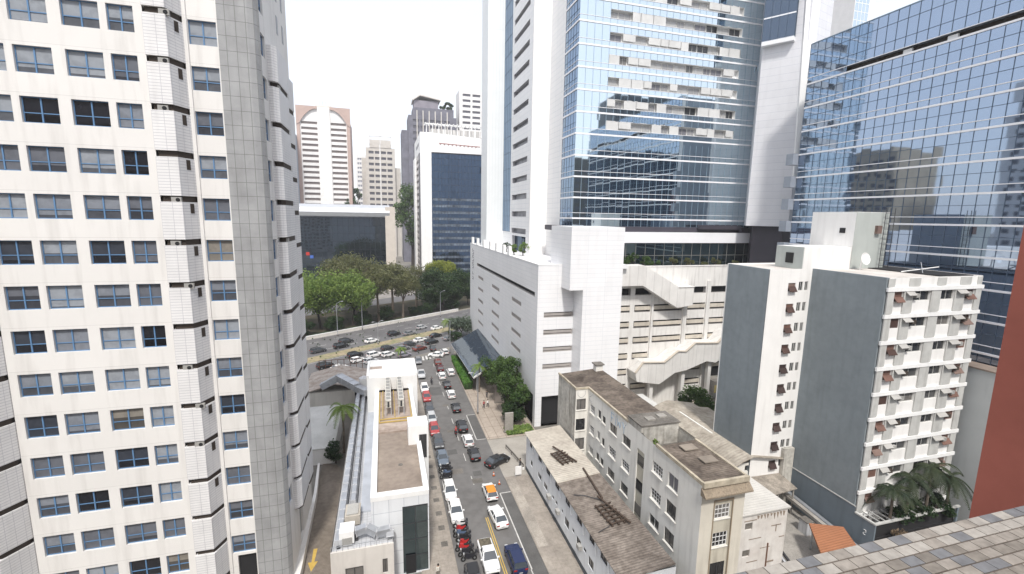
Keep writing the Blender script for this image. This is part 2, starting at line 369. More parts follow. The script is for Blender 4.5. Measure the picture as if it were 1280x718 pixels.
def wall(mb, face, c, u0, u1, z0, z1, opens=(), depth=0.25, m=0, mrev=None, back=None):
    """wall sheet with rectangular openings (u0,u1,z0,z1) and reveals.  face S: y=c, W: x=c, E: x=c facing +x"""
    mrev = m if mrev is None else mrev
    opens = [(max(a, u0), min(b, u1), max(p, z0), min(q, z1)) for a, b, p, q in opens if b > u0 and a < u1 and q > z0 and p < z1]
    us = sorted({u0, u1, *[round(o[0], 4) for o in opens], *[round(o[1], 4) for o in opens]})
    zs = sorted({z0, z1, *[round(o[2], 4) for o in opens], *[round(o[3], 4) for o in opens]})
    def P(u, z, d=0.0):
        if face == 'S': return (u, c+d, z)
        if face == 'N': return (u, c-d, z)
        if face == 'W': return (c+d, u, z)
        return (c-d, u, z)
    flip = face in 'WN'
    def Q(a, b, cc, d, mm):
        if flip: mb.quad(d, cc, b, a, mm)
        else: mb.quad(a, b, cc, d, mm)
    for j in range(len(zs)-1):
        zc = (zs[j]+zs[j+1])/2
        run = None
        for i in range(len(us)-1):
            uc = (us[i]+us[i+1])/2
            hole = any(o[0] < uc < o[1] and o[2] < zc < o[3] for o in opens)
            if not hole:
                if run is None: run = us[i]
            if hole or i == len(us)-2:
                end = us[i] if hole else us[i+1]
                if run is not None and end > run: Q(P(run, zs[j]), P(end, zs[j]), P(end, zs[j+1]), P(run, zs[j+1]), m)
                run = None
    for a, b, p, q in opens:
        Q(P(a, p), P(a, p, depth), P(a, q, depth), P(a, q), mrev)
        Q(P(b, p, depth), P(b, p), P(b, q), P(b, q, depth), mrev)
        Q(P(a, q), P(a, q, depth), P(b, q, depth), P(b, q), mrev)
        Q(P(a, p, depth), P(a, p), P(b, p), P(b, p, depth), mrev)
        if back is not None: Q(P(a, p, depth), P(b, p, depth), P(b, q, depth), P(a, q, depth), back)

WCACHE = {}
def window(parent, face, c, u0, u1, z0, z1, depth=0.25, style='blue', pane=None, sill=False):
    """one window: a pane mesh with its frame as a sub-part, set back in its opening"""
    w, h = round(u1-u0, 2), round(z1-z0, 2)
    key = (w, h, style, pane.name if pane else '', sill)
    if key not in WCACHE:
        a = MB(); a.quad((-w/2, 0, -h/2), (w/2, 0, -h/2), (w/2, 0, h/2), (-w/2, 0, h/2))
        b = MB()
        def bar(x0, x1, zz0, zz1, t=0.05): b.box(x0, x1, -t, 0.01, zz0, zz1)
        if style == 'blue':
            f = 0.07
            bar(-w/2, w/2, -h/2, -h/2+f); bar(-w/2, w/2, h/2-f, h/2)
            bar(-w/2, -w/2+f, -h/2+f, h/2-f); bar(w/2-f, w/2, -h/2+f, h/2-f)
            bar(-f*0.7, f*0.7, -h/2+f, h/2-f, 0.07)
            zt = -h/2+h*0.37
            bar(-w/2+f, -f*0.7, zt, zt+f); bar(f*0.7, w/2-f, zt, zt+f)
            fm = BLUEFRAME
        else:
            f = 0.06
            bar(-w/2, w/2, -h/2, -h/2+f); bar(-w/2, w/2, h/2-f, h/2)
            bar(-w/2, -w/2+f, -h/2+f, h/2-f); bar(w/2-f, w/2, -h/2+f, h/2-f)
            if style == 'grid':
                for k in range(1, 4): bar(-w/2+w*k/4-0.02, -w/2+w*k/4+0.02, -h/2+f, h/2-f, 0.06)
                for k in (1, 2): bar(-w/2+f, w/2-f, -h/2+h*k/3-0.018, -h/2+h*k/3+0.018, 0.04)
            else:
                bar(-0.03, 0.03, -h/2+f, h/2-f, 0.06)
            fm = {'white': WHITE, 'grid': WHITE, 'dark': DARKMETAL, 'grey': PANELGREY}[style]
        WCACHE[key] = (a.mesh('window', pane or PANE_DARK), b.mesh('frame', fm))
    ma, mb_ = WCACHE[key]
    uc, zc = (u0+u1)/2, (z0+z1)/2
    d = depth-0.06
    loc, rz = {'S': ((uc, c+d, zc), 0), 'W': ((c+d, uc, zc), -pi/2), 'E': ((c-d, uc, zc), pi/2), 'N': ((uc, c-d, zc), pi)}[face]
    o = bpy.data.objects.new('window', ma); COL.objects.link(o); o.parent = parent
    o.location = Vector(loc)-wloc(parent); o.rotation_euler = (0, 0, rz)
    fr = bpy.data.objects.new('frame', mb_); COL.objects.link(fr); fr.parent = o
    if sill:
        s = MB(); s.box(-w/2-0.12, w/2+0.12, -depth-0.06, -0.02, -h/2-0.12, -h/2-0.02)
        so = bpy.data.objects.new('sill', s.mesh('sill', W_OLD)); COL.objects.link(so); so.parent = o
    return o

def curtain(parent, name, face, c, u0, u1, z0, z1, du, dz, glass, mull, jitter=0.004, skip=None, mw=0.05, zoff=0.0):
    """glass wall of single panes, each tilted a hair, plus thin mullions (glass part, mullion sub-part)"""
    g = MB(); mm = MB()
    nu = max(1, round((u1-u0)/du)); du = (u1-u0)/nu
    zs = [z0]; z = z0+zoff if zoff else z0+dz
    while z < z1-0.05: zs.append(z); z += dz
    zs.append(z1)
    def P(u, z, d=0.0):
        return {'S': (u, c+d, z), 'N': (u, c-d, z), 'W': (c+d, u, z), 'E': (c-d, u, z)}[face]
    flip = face in 'WN'
    for i in range(nu):
        a = u0+i*du; b = a+du
        for j in range(len(zs)-1):
            p, q = zs[j], zs[j+1]
            if skip and skip((a+b)/2, (p+q)/2): continue
            t = [random.gauss(0, jitter) for _ in range(2)]
            A, B, C_, D = P(a, p, t[0]+t[1]), P(b, p, -t[0]+t[1]), P(b, q, -t[0]-t[1]), P(a, q, t[0]-t[1])
            if flip: g.quad(D, C_, B, A)
            else: g.quad(A, B, C_, D)
    def bx(ua, ub, za, zb, d0, d1):
        p = P(ua, za, d0); q = P(ub, zb, d1)
        mm.box(p[0], q[0], p[1], q[1], za, zb)
    for i in range(nu+1):
        u = u0+i*du
        bx(u-mw/2, u+mw/2, z0, z1, -0.045, -0.012)
    for z in zs: bx(u0, u1, z-mw/2, z+mw/2, -0.05, -0.014)
    o = g.build(name, glass, parent); mm.build('mullion', mull, o, absolute=False)
    # mullion built in world coordinates: shift it to its parent
    k = o.children[0]; k.location = -wloc(parent)
    return o

# ------------------------------------------------------------------ ground, streets
def sheet(name, poly, z, m):
    mb = MB(); i = 0; mb.v = [(x, y, z) for x, y in poly]
    a = sum(poly[k][0]*poly[(k+1) % len(poly)][1]-poly[(k+1) % len(poly)][0]*poly[k][1] for k in range(len(poly)))
    mb.f = [tuple(range(len(poly))) if a > 0 else tuple(range(len(poly)))[::-1]]; mb.m = [0]
    return struct(name, mb, m)
sheet('ground', [(-2500, -800), (3000, -800), (3000, 4000), (-2500, 4000)], 0.0, GROUND)
AV = Vector((0.840, 0.543, 0)).normalized()          # direction of the avenue
AN = Vector((-AV.y, AV.x, 0))
def av(s, t): p = Vector((0, 120, 0))+AV*s+AN*t; return (p.x, p.y)
# t is measured across the avenue from a line through (0,120)
def avstrip(t0, t1, s0=-160, s1=260): return [av(s0, t0), av(s1, t0), av(s1, t1), av(s0, t1)]
sheet('avenue_road', avstrip(3.0, 41.0), 0.006, AVENUE)
def kerbed(name, poly, h, m, km=KERB):
    mb = MB(); mb.prism(poly, 0.0, h, 0, 1); return struct(name, mb, [km, m])
kerbed('median', avstrip(17.6, 22.2), 0.16, DIRT)
kerbed('far_verge', avstrip(41.9, 55), 0.3, UNDER)
sheet('park_ground', avstrip(55, 76), 0.012, UNDER); sheet('car_park', avstrip(76, 130), 0.012, mat('pale_forecourt', (0.30, 0.28, 0.26), .9, var=.15, fine=.2))
sheet('side_road', avstrip(76, 88), 0.02, AVENUE)
mb = MB()
for t in (26.9, 31.6, 36.3):
    for s in range(-60, 90, 8):
        a = [av(s, t-0.08), av(s+3, t-0.08), av(s+3, t+0.08), av(s, t+0.08)]
        mb.quad(*[(x, y, 0.011) for x, y in a])
for t in (8.5, 13.0):
    for s in range(-60, 80, 8):
        a = [av(s, t-0.08), av(s+3, t-0.08), av(s+3, t+0.08), av(s, t+0.08)]
        mb.quad(*[(x, y, 0.011) for x, y in a])
for t in (22.6, 40.6, 17.2):
    a = avstrip(t-0.07, t+0.07, -80, 120); mb.quad(*[(x, y, 0.011) for x, y in a])
struct('lane_markings', mb, PAINT)
# the street running away from the camera
sheet('street_road', [(7.2, -60), (17.1, -60), (17.1, 122), (20.5, 134), (4.0, 124.5), (7.2, 120)], 0.010, ASPHALT)
mb = MB()
def sq(x0, x1, y0, y1, z=0.015): mb.quad((x0, y0, z), (x1, y0, z), (x1, y1, z), (x0, y1, z))
for x0, x1, y0, y1 in ((15.38, 15.53, 44, 59), (15.45, 17.1, 58.9, 59.05), (15.2, 15.35, 75.5, 86.2), (15.2, 17.0, 75.5, 75.65), (15.2, 17.0, 86.1, 86.25), (15.3, 15.42, 20, 44)): sq(x0, x1, y0, y1)
for y in range(62, 120, 7): sq(12.1, 12.22, y, y+2.4)
for k in range(5): sq(9.6+k*1.0, 10.15+k*1.0, 124.0+k*0.55, 127.6+k*0.55)
struct('street_markings', mb, PAINT)
mb = MB(); sq(12.20, 12.32, 20, 54.2); sq(12.46, 12.58, 20, 54.2); struct('centre_line', mb, YELLOW)
mb = MB()
for x0, x1, y0, y1 in ((15.56, 17.05, 40, 58.8), (15.4, 17.0, 75.7, 86.0), (9.6, 11.2, 71.5, 73.2), (12.6, 13.9, 64.2, 65.6), (9.0, 12.0, 98, 103)): sq(x0, x1, y0, y1, 0.0135)
struct('asphalt_patches', mb, ASPH2)
mb = MB()
for (x, y, s_) in ((10.3, 66.2, .9), (12.9, 62.9, .8), (11.8, 92, .6), (11.2, 80, .6)):
    sq(x-s_, x+s_, y-s_*0.8, y+s_*0.8, 0.017)
struct('manhole_covers', mb, CONCDARK)
# pavements
kerbed('left_pavement', [(3.2, -20), (7.2, -20), (7.2, 119.5), (5.5, 122.5), (-3, 118), (3.2, 112)], 0.14, PAVE)
mb = MB()
for y in range(50, 78, 3): mb.box(5.85, 6.65, y, y+0.9, 0.14, 0.146)
struct('tree_pits', mb, CONCDARK)
kerbed('right_pavement', [(17.1, -20), (20.9, -20), (20.9, 62.6), (17.1, 62.6)], 0.14, PAVE)
kerbed('plaza_pavement', [(17.1, 75.0), (26.8, 75.0), (26.9, 150), (24, 136.5), (21.0, 134.3), (17.2, 120)], 0.14, PAVEPLAZA)
mb = MB()
sq(17.1, 31, 62.7, 74.9, 0.03); struct('driveway_apron', mb, mat('pale_apron', (0.37, 0.345, 0.305), 0.9, var=0.1, fine=0.2))
mb = MB(); mb.prism([(17.3, 47), (18.6, 47), (18.6, 62), (17.3, 62)], 0.14, 0.146); struct('kerb_stain', mb, mat('worn_paving', (0.42, 0.38, 0.33), 0.95, var=0.2, fine=0.4))
for k, y in enumerate((49.3, 53.1, 57.9)):
    pass
# courtyard ramp beside the blue-windowed tower
kerbed('ramp_drive', [(-10.4, 28), (-5.9, 28), (-5.9, 64), (-6.6, 70), (-8.2, 72.6), (-10.4, 74)], 0.05, COBBLE)
mb = MB(); z = 0.058
mb.quad((-8.95, 51.4, z), (-8.75, 51.4, z), (-8.7, 53.2, z), (-9.0, 53.2, z))
mb.tri((-9.4, 51.4, z), (-8.85, 49.9, z), (-8.3, 51.4, z)); mb.quad((-9.0, 51.4, z), (-8.7, 51.4, z), (-8.62, 53.6, z), (-9.08, 53.6, z))
mb.f.pop(0); mb.m.pop(0)
struct('yellow_arrow', mb, YELLOW)
kerbed('back_lane', [(44, 20), (54.8, 20), (54.8, 46), (44, 46)], 0.03, CONC)
kerbed('yard_ground', [(44, 66), (95, 66), (95, 81.9), (44, 81.9)], 0.04, mat('yard_paving', (0.44, 0.40, 0.34), 0.95, var=0.1, fine=0.25))

# ------------------------------------------------------------------ tower with blue window frames
def build_blue_tower():
    T = thing('office_tower', 'tall white tower with blue window frames and a grey tiled corner column', 'building', (-20, 55, 0))
    P = 3.77; Z0 = 37.44; ZT = 74.0
    rows = [Z0+P*k for k in range(-8, 7)]
    Yf, Yr, Xe = 46.4, 47.9, -10.35
    cols = [(-30.0, -27.72), (-27.2, -24.74), (-23.88, -21.38), (-20.87, -19.05)]
    mb = MB()
    opens = [(a, b, z-2.0, z) for a, b in cols for z in rows]
    wall(mb, 'S', Yf, -30.6, -18.4, 0, ZT, opens, 0.32)
    # recessed strip with single windows
    rec = [(-15.75, -13.6, z-2.0, z) for z in rows]
    lobby = [(-15.3, -13.6, 0, 5.0)]
    wall(mb, 'S', Yr, -16.1, -13.5, 0, ZT, rec+lobby, 0.32, back=None)
    # side wall to the east
    side_open = [(48.75, 50.3, z-2.0, z) for z in rows if z > 9]
    door = [(53.5, 55.6, 1.4, 5.6)]
    wall(mb, 'E', Xe, 48.4, 62, 0, ZT, side_open+door, 0.3)
    # back, west, roof
    mb.quad((Xe, 62, 0), (-45, 62, 0), (-45, 62, ZT), (Xe, 62, ZT))
    mb.quad((-45, 62, 0), (-45, 44.6, 0), (-45, 44.6, ZT), (-45, 62, ZT))
    mb.prism([(-45, 44.6), (-31.7, 44.6), (-30.6, 46.4), (-18.4, 46.4), (-16.1, 47.9), (-11.1, 47.9), (-10.35, 48.6), (-10.35, 62), (-45, 62)], ZT-0.5, ZT+1)
    mb.build('wall', W_TOWER, T)
    # dark lobby pocket
    d = MB(); d.quad((-15.3, Yr+0.3, 0), (-13.6, Yr+0.3, 0), (-13.6, Yr+0.3, 5), (-15.3, Yr+0.3, 5)); d.build('entrance', DARK, T)
    d = MB(); d.quad((Xe-0.28, 53.5, 1.4), (Xe-0.28, 55.6, 1.4), (Xe-0.28, 55.6, 5.6), (Xe-0.28, 53.5, 5.6)); d.build('side_door', mat('grey_door', (0.36, 0.37, 0.37), 0.7), T)
    for a, b in cols:
        for z in rows: window(T, 'S', Yf, a, b, z-2.0, z, 0.32, 'blue', PANE_BLIND)
    for z in rows: window(T, 'S', Yr, -15.75, -13.6, z-2.0, z, 0.32, 'blue', PANE_BLIND)
    for z in rows:
        if z > 9: window(T, 'E', Xe, 48.75, 50.3, z-2.0, z, 0.3, 'blue', PANE_BLIND)
    # bays: stacked white tiled boxes with slots for air conditioners between them
    def bay(poly, zs, hs, name='bay', ac=None):
        cx_, cy_ = sum(x for x, y in poly)/len(poly), sum(y for x, y in poly)/len(poly)
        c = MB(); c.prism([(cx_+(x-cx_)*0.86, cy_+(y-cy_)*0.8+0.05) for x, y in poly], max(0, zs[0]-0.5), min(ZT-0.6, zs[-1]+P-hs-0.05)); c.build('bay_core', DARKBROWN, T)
        b = MB()
        for k, z in enumerate(zs):
            z1 = (z+P-hs) if True else z
            b.prism(poly, z, min(z1, ZT-0.55))
        b.build('bay', W_BAY, T)
    slot = 0.52
    zs = [z+0.12 for z in [Z0+P*k for k in range(-10, 10)] if z+0.12 > 0 and z < ZT-3]
    zs = [z for z in zs]
    bay([(-18.42, 46.36), (-18.42, 48.2), (-16.05, 48.2), (-16.05, 47.86), (-16.75, 46.18), (-18.38, 46.18)], zs, slot)
    bay([(-33.5, 44.3), (-31.75, 44.3), (-30.62, 46.3), (-30.62, 47), (-33.5, 47)], zs, slot)
    bay([(-45, 44.5), (-33.6, 44.5), (-33.6, 47), (-45, 47)], zs, 0.02)
    # east side bays
    bay([(-10.36, 50.9), (-9.95, 50.9), (-9.55, 51.4), (-9.55, 56.3), (-10.0, 57.2), (-10.36, 57.2)], [z for z in zs if z > 6 and z < 55], slot)
    bay([(-10.36, 57.7), (-9.8, 57.9), (-9.7, 60.3), (-10.36, 60.6)], [z-1.0 for z in zs if z > 6 and z < 53], slot)
    # narrow windows on the angled face
    for z in zs:
        if z < 12 or z > 60: continue
        w_ = MB(); w_.prism([(-16.43, 46.96), (-16.27, 47.34), (-16.245, 47.33), (-16.405, 46.95)], z-1.5, z-0.65); w_.build('slit_window', DARKBROWN, T)
    # air conditioners inside the slots
    for k, z in enumerate(zs):
        if z < 14 or z > 58 or k % 4 == 3: continue
        a = MB(); x = -17.9+0.35*(k % 3); a.box(x, x+0.75, 46.2, 46.42, z-0.58, z-0.12); a.tube([(x+0.5, 46.2, z-0.35), (x+0.5, 46.17, z-0.35)], 0.17, 12, 1)
        a.build('air_conditioner', [ACM, DARK], T)
        if k % 2:
            a = MB(); y = 51.8; a.box(-9.95, -9.6, y, y+0.8, z-0.58, z-0.15); a.build('air_conditioner', ACM, T)
    # grey tiled corner column with a chamfer
    c = MB(); c.prism([(-13.5, Yr-0.03), (-11.1, Yr-0.03), (-10.62, Yr+0.15), (-10.33, Yr+0.62), (-10.33, 48.62), (-13.5, 48.62)], 0, ZT-0.6); c.build('corner_column', GREYTILE, T)
    # pilaster beside the bay
    c = MB(); c.box(-16.1, -15.8, Yr-0.12, Yr+0.1, 0, ZT-0.6); c.build('pilaster', W_TOWER, T)
    # window rows in the upper part of the east side
    for z in (60.5, 63.8, 56.9, 53.1):
        for y in (56.2, 59.0):
            a = MB(); a.box(Xe-0.02, Xe+0.03, y, y+0.7, z-1.8, z); a.build('side_window', FARDARK, T)
    # plinth wall curving round the foot of the east side
    c = MB(); c.prism([(-10.4, 38), (-9.75, 38), (-9.7, 50), (-9.85, 56), (-10.0, 64), (-10.6, 72), (-10.9, 72), (-10.4, 64)], 0, 1.1); c.build('plinth', W_TOWER, T)
    return T
build_blue_tower()

# ------------------------------------------------------------------ low white shop building with roof plant
def build_low_shop():
    T = thing('commercial_building', 'low white flat-roofed building with a brown roof and a glazed front corner on the street', 'building', (1, 60, 0))
    mb = MB()
    X0, X1, Y0, Y1, Z = -2.05, 4.1, 46.8, 78.0, 9.65
    wall(mb, 'S', Y0, X0, X1, 0, 10.0, [(1.22, 3.98, 0.2, 8.4)], 0.2)
    wall(mb, 'E', X1, Y0, Y1, 0, 10.0, [(47.2, 77.5, 0.4, 7.9)], 0.15)
    wall(mb, 'W', X0, Y0, Y1, 0, 10.0)
    mb.quad((X1, Y1, 0), (X0, Y1, 0), (X0, Y1, 10), (X1, Y1, 10))
    mb.build('wall', mat('white_cladding', (0.72, 0.74, 0.76), 0.45, var=0.04, tile=(1.6, 1.6, 0.03), tilecol=(0.6, 0.62, 0.66), streak=0.12), T)
    r = MB(); r.box(X0+0.5, X1-0.5, Y0+0.75, 62.7, 9.4, Z-0.12, 0); r.build('roof_deck', ROOFSLAB, T)
    r = MB(); r.box(X0+0.5, X1-0.5, 62.73, Y1, 9.4, Z-0.02, 0); r.box(X0+0.5, X1-0.5, 62.5, 62.72, 9.4, Z+0.08); r.build('roof_deck', ROOFSLAB2, T)
    p = MB()
    p.box(X0-0.03, X0+0.62, Y0-0.03, Y1, 9.5, 10.03); p.box(X1-0.55, X1+0.03, Y0-0.03, Y1, 9.5, 10.03); p.box(X0+0.62, X1-0.55, Y0-0.03, Y0+0.8, 9.5, 10.03)
    p.build('parapet', WHITE, T)
    # glazed front
    g = curtain(T, 'shopfront_glass', 'S', Y0+0.14, 1.22, 3.98, 0.2, 8.4, 1.38, 2.0, G_DARK, DARKMETAL, 0.002, mw=0.07)
    g = curtain(T, 'street_glass', 'E', X1-0.12, 47.2, 77.5, 0.4, 7.9, 2.0, 2.5, G_DARK, DARKMETAL, 0.003, mw=0.08)
    d = MB(); d.box(1.5, 2.6, Y0-0.02, Y0+0.05, 0.1, 2.4); d.build('door', DARK, T)
    # raised block at the far end
    b = MB(); b.box(-3.4, 5.05, 78.0, 86.4, 0, 12.3, 0); b.box(-3.0, -0.9, 82.6, 84.0, 12.3, 12.36, 1); b.build('raised_block', [WHITE, ROOFSLAB2], T)
    b = MB(); b.box(-3.45, 5.1, 86.0, 86.45, 12.3, 12.75); b.box(-3.45, -3.1, 78, 86, 12.3, 12.75); b.box(4.75, 5.1, 78, 86, 12.3, 12.75); b.build('block_parapet', WHITE, T)
    # stair box over the pavement
    b = MB(); b.box(2.5, 5.15, 58.3, 61.2, 0.2, 12.2); b.build('stair_box', WHITE, T)
    window(T, 'S', 58.3, 3.9, 4.9, 7.6, 10.9, 0.0, 'dark', PANE_DARK)
    # yellow pipe rails round the plant
    p = MB()
    for x in (-1.3, 3.4): p.beam((x, 65.6, Z+0.12), (x, 77.5, Z+0.12), 0.16, 0.16)
    for y in (65.6, 66.6): p.beam((-1.3, y, Z+0.12), (3.4, y, Z+0.12), 0.16, 0.16)
    for x in (-0.8, 0.95): p.beam((x, 66.8, Z+0.3), (x, 77.5, Z+0.3), 0.12, 0.12)
    p.build('pipework', PIPEY, T)
    d = MB(); d.tube([(1.3, 53.6, Z-0.15), (1.3, 53.6, Z-0.08)], 0.28, 14); d.build('roof_drain', CONCDARK, T)
    # annex with the metal roof
    a = MB()
    wall(a, 'S', 44.0, -5.95, 0.2, 0, 6.2, [(-4.6, -2.85, 2.6, 4.4), (-0.95, -0.45, 3.1, 4.75), (-1.9, -1.3, 1.6, 2.6)], 0.25, back=None)
    wall(a, 'W', -5.95, 44.0, 92.0, 0, 6.2)
    wall(a, 'E', 0.2, 44.0, 46.8, 0, 6.2)
    a.box(-5.95, 0.2, 44.0, 44.25, 6.2, 6.36)
    a.build('annex_wall', mat('beige_render', (0.62, 0.59, 0.55), 0.85, var=0.06, streak=0.2), T)
    for q in ((-4.6, -2.85, 2.6, 4.4), (-0.95, -0.45, 3.1, 4.75), (-1.9, -1.3, 1.6, 2.6)): window(T, 'S', 44.0, *q, 0.25, 'dark', PANE_DARK)
    r = MB(); r.box(-5.9, 0.15, 44.25, 46.79, 5.7, 5.9); r.box(-5.9, -2.06, 46.79, 92, 5.7, 5.92); r.build('annex_roof', METALW, T)
    r = MB(); r.box(-3.35, -2.1, 50.5, 90, 5.93, 6.15); r.build('roof_sheet', mat('pale_blue_sheet', (0.50, 0.53, 0.58), 0.5, metal=0.2, var=0.1), T)
    return T
build_low_shop()

def duct(label, pts, w, h, name='air_duct'):
    """square sheet-metal duct with flanged joints"""
    mb = MB(); mb2 = []
    for a, b in zip(pts[:-1], pts[1:]):
        a, b = Vector(a), Vector(b); mb.beam(a, b, w, h)
        L = (b-a).length; n = max(1, int(L/1.6))
        for k in range(n+1):
            p = a.lerp(b, k/n); d = (b-a).normalized()*0.035
            fl_ = MB(); fl_.beam(p-d, p+d, w+0.1, h+0.1); mb2.append(fl_)
    t = thing('air_duct', label, 'duct', pts[0], group='ducts on the low roof')
    mb.build('duct_run', METAL, t); [q.build('flange', METALW, t) for q in mb2]
    for s in pts[:1]+pts[-1:]:
        f = MB(); f.box(s[0]-w*0.3, s[0]+w*0.3, s[1]-0.12, s[1]+0.12, 5.9, s[2]-h/2+0.01); f.build('support', DARKMETAL, t)
duct('long grey duct along the outer edge of the low metal roof', [(-5.3, 45.2, 6.5), (-5.35, 61, 6.5), (-5.3, 88, 6.6)], 0.6, 0.55)
duct('second grey duct running beside the pipes on the metal roof', [(-4.25, 52.0, 6.45), (-4.3, 88, 6.5)], 0.5, 0.5)
duct('bent duct crossing to the white cabinet at the front of the metal roof', [(-3.6, 46.0, 6.9), (-2.5, 46.1, 7.1), (-1.5, 45.6, 6.7), (-0.15, 45.7, 6.75), (-0.15, 45.4, 6.2)], 0.75, 0.7)
duct('large silver duct bending over the far end of the metal roof', [(-5.6, 87, 7.6), (-9.2, 91.5, 8.2), (-12.4, 92, 6.4)], 1.5, 1.2)
duct('wide silver duct running back to the raised block', [(-5.6, 87, 7.4), (-3.6, 84.2, 7.4)], 1.4, 1.1)
t = thing('plant_cabinet', 'white air handling cabinet on the front left of the metal roof', 'cabinet', (-4.5, 46.2, 5.9))
MB().box(-5.2, -3.75, 45.3, 47.0, 6.15, 7.5).build('casing', WHITE, t); MB().box(-4.9, -3.95, 45.2, 45.3, 6.0, 6.9).build('grille', ACM, t)
MB().box(-5.1, -3.85, 45.4, 46.9, 5.92, 6.16).build('base', DARKMETAL, t)
t = thing('plant_cabinet', 'beige louvred fan unit behind the white cabinet on the metal roof', 'cabinet', (-4, 49, 5.9))
MB().box(-4.9, -3.3, 48.3, 50.6, 6.1, 7.2).build('casing', mat('beige_casing', (0.5, 0.46, 0.4), 0.7, var=0.15), t); MB().box(-4.7, -3.5, 48.5, 50.4, 7.2, 7.35).build('grille', ACM, t)
MB().box(-4.8, -3.4, 48.4, 50.5, 5.92, 6.1).build('base', DARKMETAL, t)
t = thing('pipe_run', 'bundle of small pipes between the two long ducts', 'pipes', (-4.8, 60, 5.95))
for k, x in enumerate((-4.85, -4.7, -3.8, -3.65)): MB().tube([(x, 50.5, 6.1), (x-0.05, 88, 6.15)], 0.05, 6).build('pipe', METALW if k % 2 else DARKMETAL, t)
t = thing('guard_rail', 'thin metal guard rail along the front edge of the annex roof', 'railing', (-3, 44.1, 6.3))
mb = MB(); mb.beam((-5.9, 44.1, 6.9), (0.15, 44.1, 6.9), 0.05, 0.05); mb.build('rail', METAL, t)
mb = MB()
for k in range(12): mb.beam((-5.9+k*0.55, 44.1, 6.3), (-5.9+k*0.55, 44.1, 6.9), 0.035, 0.035)
mb.build('posts', METAL, t)
for x, lab in ((0.05, 'left of the two long pale chillers on the flat roof'), (1.95, 'right of the two long pale chillers on the flat roof')):
    t = thing('chiller', lab, 'chiller', (x, 74, 9.6), group='roof chillers')
    c = MB(); c.box(x-0.42, x+0.42, 67.8, 81.0, 11.0, 12.2); c.build('casing', mat('chiller_case', (0.62, 0.60, 0.55), 0.6, tile=(1.3, 0.6, 0.04), tilecol=(0.5, 0.5, 0.5)), t)
    c = MB()
    for k in range(9): c.box(x-0.30, x+0.30, 68.2+k*1.42, 69.2+k*1.42, 12.2, 12.27); 
    c.build('fan_grille', ACM, t)
    MB().box(x-0.15, x+0.15, 67.76, 67.8, 11.1, 12.0).build('access_panel', DARKMETAL, t)
    for sx in (-0.4, 0.4):
        for k in range(4): MB().box(x+sx-0.06, x+sx+0.06, 67.9+k*4.2, 68.02+k*4.2, 9.6, 11.0).build('leg', METALW, t)

# courtyard to the left of the low building
t = thing('pavilion', 'flat sloping white concrete roof in the courtyard behind the palm', 'building', (-12, 80, 0))
mb = MB(); mb.prism([(-17, 73.5), (-8.6, 73.5), (-8.3, 86), (-17, 86)], 0, [2.6, 2.6, 4.6, 4.6]); mb.build('wall', WHITE, t)
mb = MB(); mb.prism([(-17, 73.4), (-8.5, 73.4), (-8.2, 86), (-17, 86)], [2.61, 2.61, 4.61, 4.61], [2.8, 2.8, 4.8, 4.8]); mb.build('roof', mat('white_membrane', (0.60, 0.60, 0.58), 0.7, var=0.12, scale=0.25, fine=0.12), t)
t = thing('outbuilding', 'low shed with weathered tiled roof near the avenue corner', 'building', (-12, 98, 0))
MB().box(-15.8, -4.2, 92.5, 104, 0, 5.0).build('wall', W_OLD, t)
mb = MB(); mb.prism_y([(-16.1, 5.0), (-10, 6.4), (-3.9, 5.0), (-3.9, 5.2), (-10, 6.6), (-16.1, 5.2)], 92.2, 104.3); mb.build('roof', mat('patchy_tiles', (0.33, 0.27, 0.23), 0.9, var=0.25, scale=0.8, col2=(0.55, 0.5, 0.45), fine=0.4), t)
mb = MB()
for k in range(8): mb.beam((-14.5+k*1.3, 104.5, 5.2), (-14.5+k*1.3, 104.5, 7.8), 0.12, 0.12)
mb.beam((-14.6, 104.5, 7.8), (-5.3, 104.5, 7.8), 0.1, 0.1); mb.beam((-14.6, 104.5, 6.6), (-5.3, 104.5, 6.6), 0.08, 0.08)
t = mb.build('rail_frame', mat('rust', (0.18, 0.1, 0.07), 0.9)); tag(t, 'rusty open frame standing behind the shed roof by the avenue', 'frame')
t = thing('retaining_wall', 'curved planted wall between the courtyard and the tower', 'wall', (-16, 90, 0))
mb = MB(); mb.prism([(-17.6, 86.2), (-16.6, 86.2), (-14.8, 104), (-15.8, 104)], 0, 4.0); mb.build('wall', W_OLD, t)
mb = MB(); mb.prism([(-17.5, 86.3), (-16.7, 86.3), (-14.9, 103.9), (-15.7, 103.9)], 4.0, 4.25); mb.build('planting', GRASS, t)
t = thing('white_tank', 'upright white cylinder tank beside the raised roof block', 'tank', (-4.4, 88, 5.9))
mb = MB(); mb.tube([(-4.4, 88.5, 6.0), (-4.4, 88.5, 8.8)], 0.9, 16); mb.build('body', WHITE, t); MB().tube([(-4.4, 88.5, 8.8), (-4.4, 88.5, 9.1)], [0.9, 0.3], 16).build('lid', METALW, t)
# ------------------------------------------------------------------ white podium with the parking levels
def louvre_slots(T, face, c, slots, flap=True, name='louvre'):
    for (u0, u1, z0, z1) in slots:
        h = z1-z0
        b = MB()
        def bx(ua, ub, za, zb, d0, d1):
            if face == 'S': b.box(ua, ub, c+d0, c+d1, za, zb)
            else: b.box(c+d0, c+d1, ua, ub, za, zb)
        bx(u0+0.03, u1-0.03, z0+h*0.30, z1-h*0.18, -0.22 if flap else 0.15, -0.08 if flap else 0.3)
        if not flap: bx(u0+0.03, u1-0.03, z0+0.04, z0+h*0.16, 0.15, 0.3)
        b.build(name, mat('louvre_cream', (0.62, 0.57, 0.49), 0.8, var=0.12, streak=0.25) if flap else mat('louvre_grey', (0.40, 0.37, 0.35), 0.7, var=0.1), T)

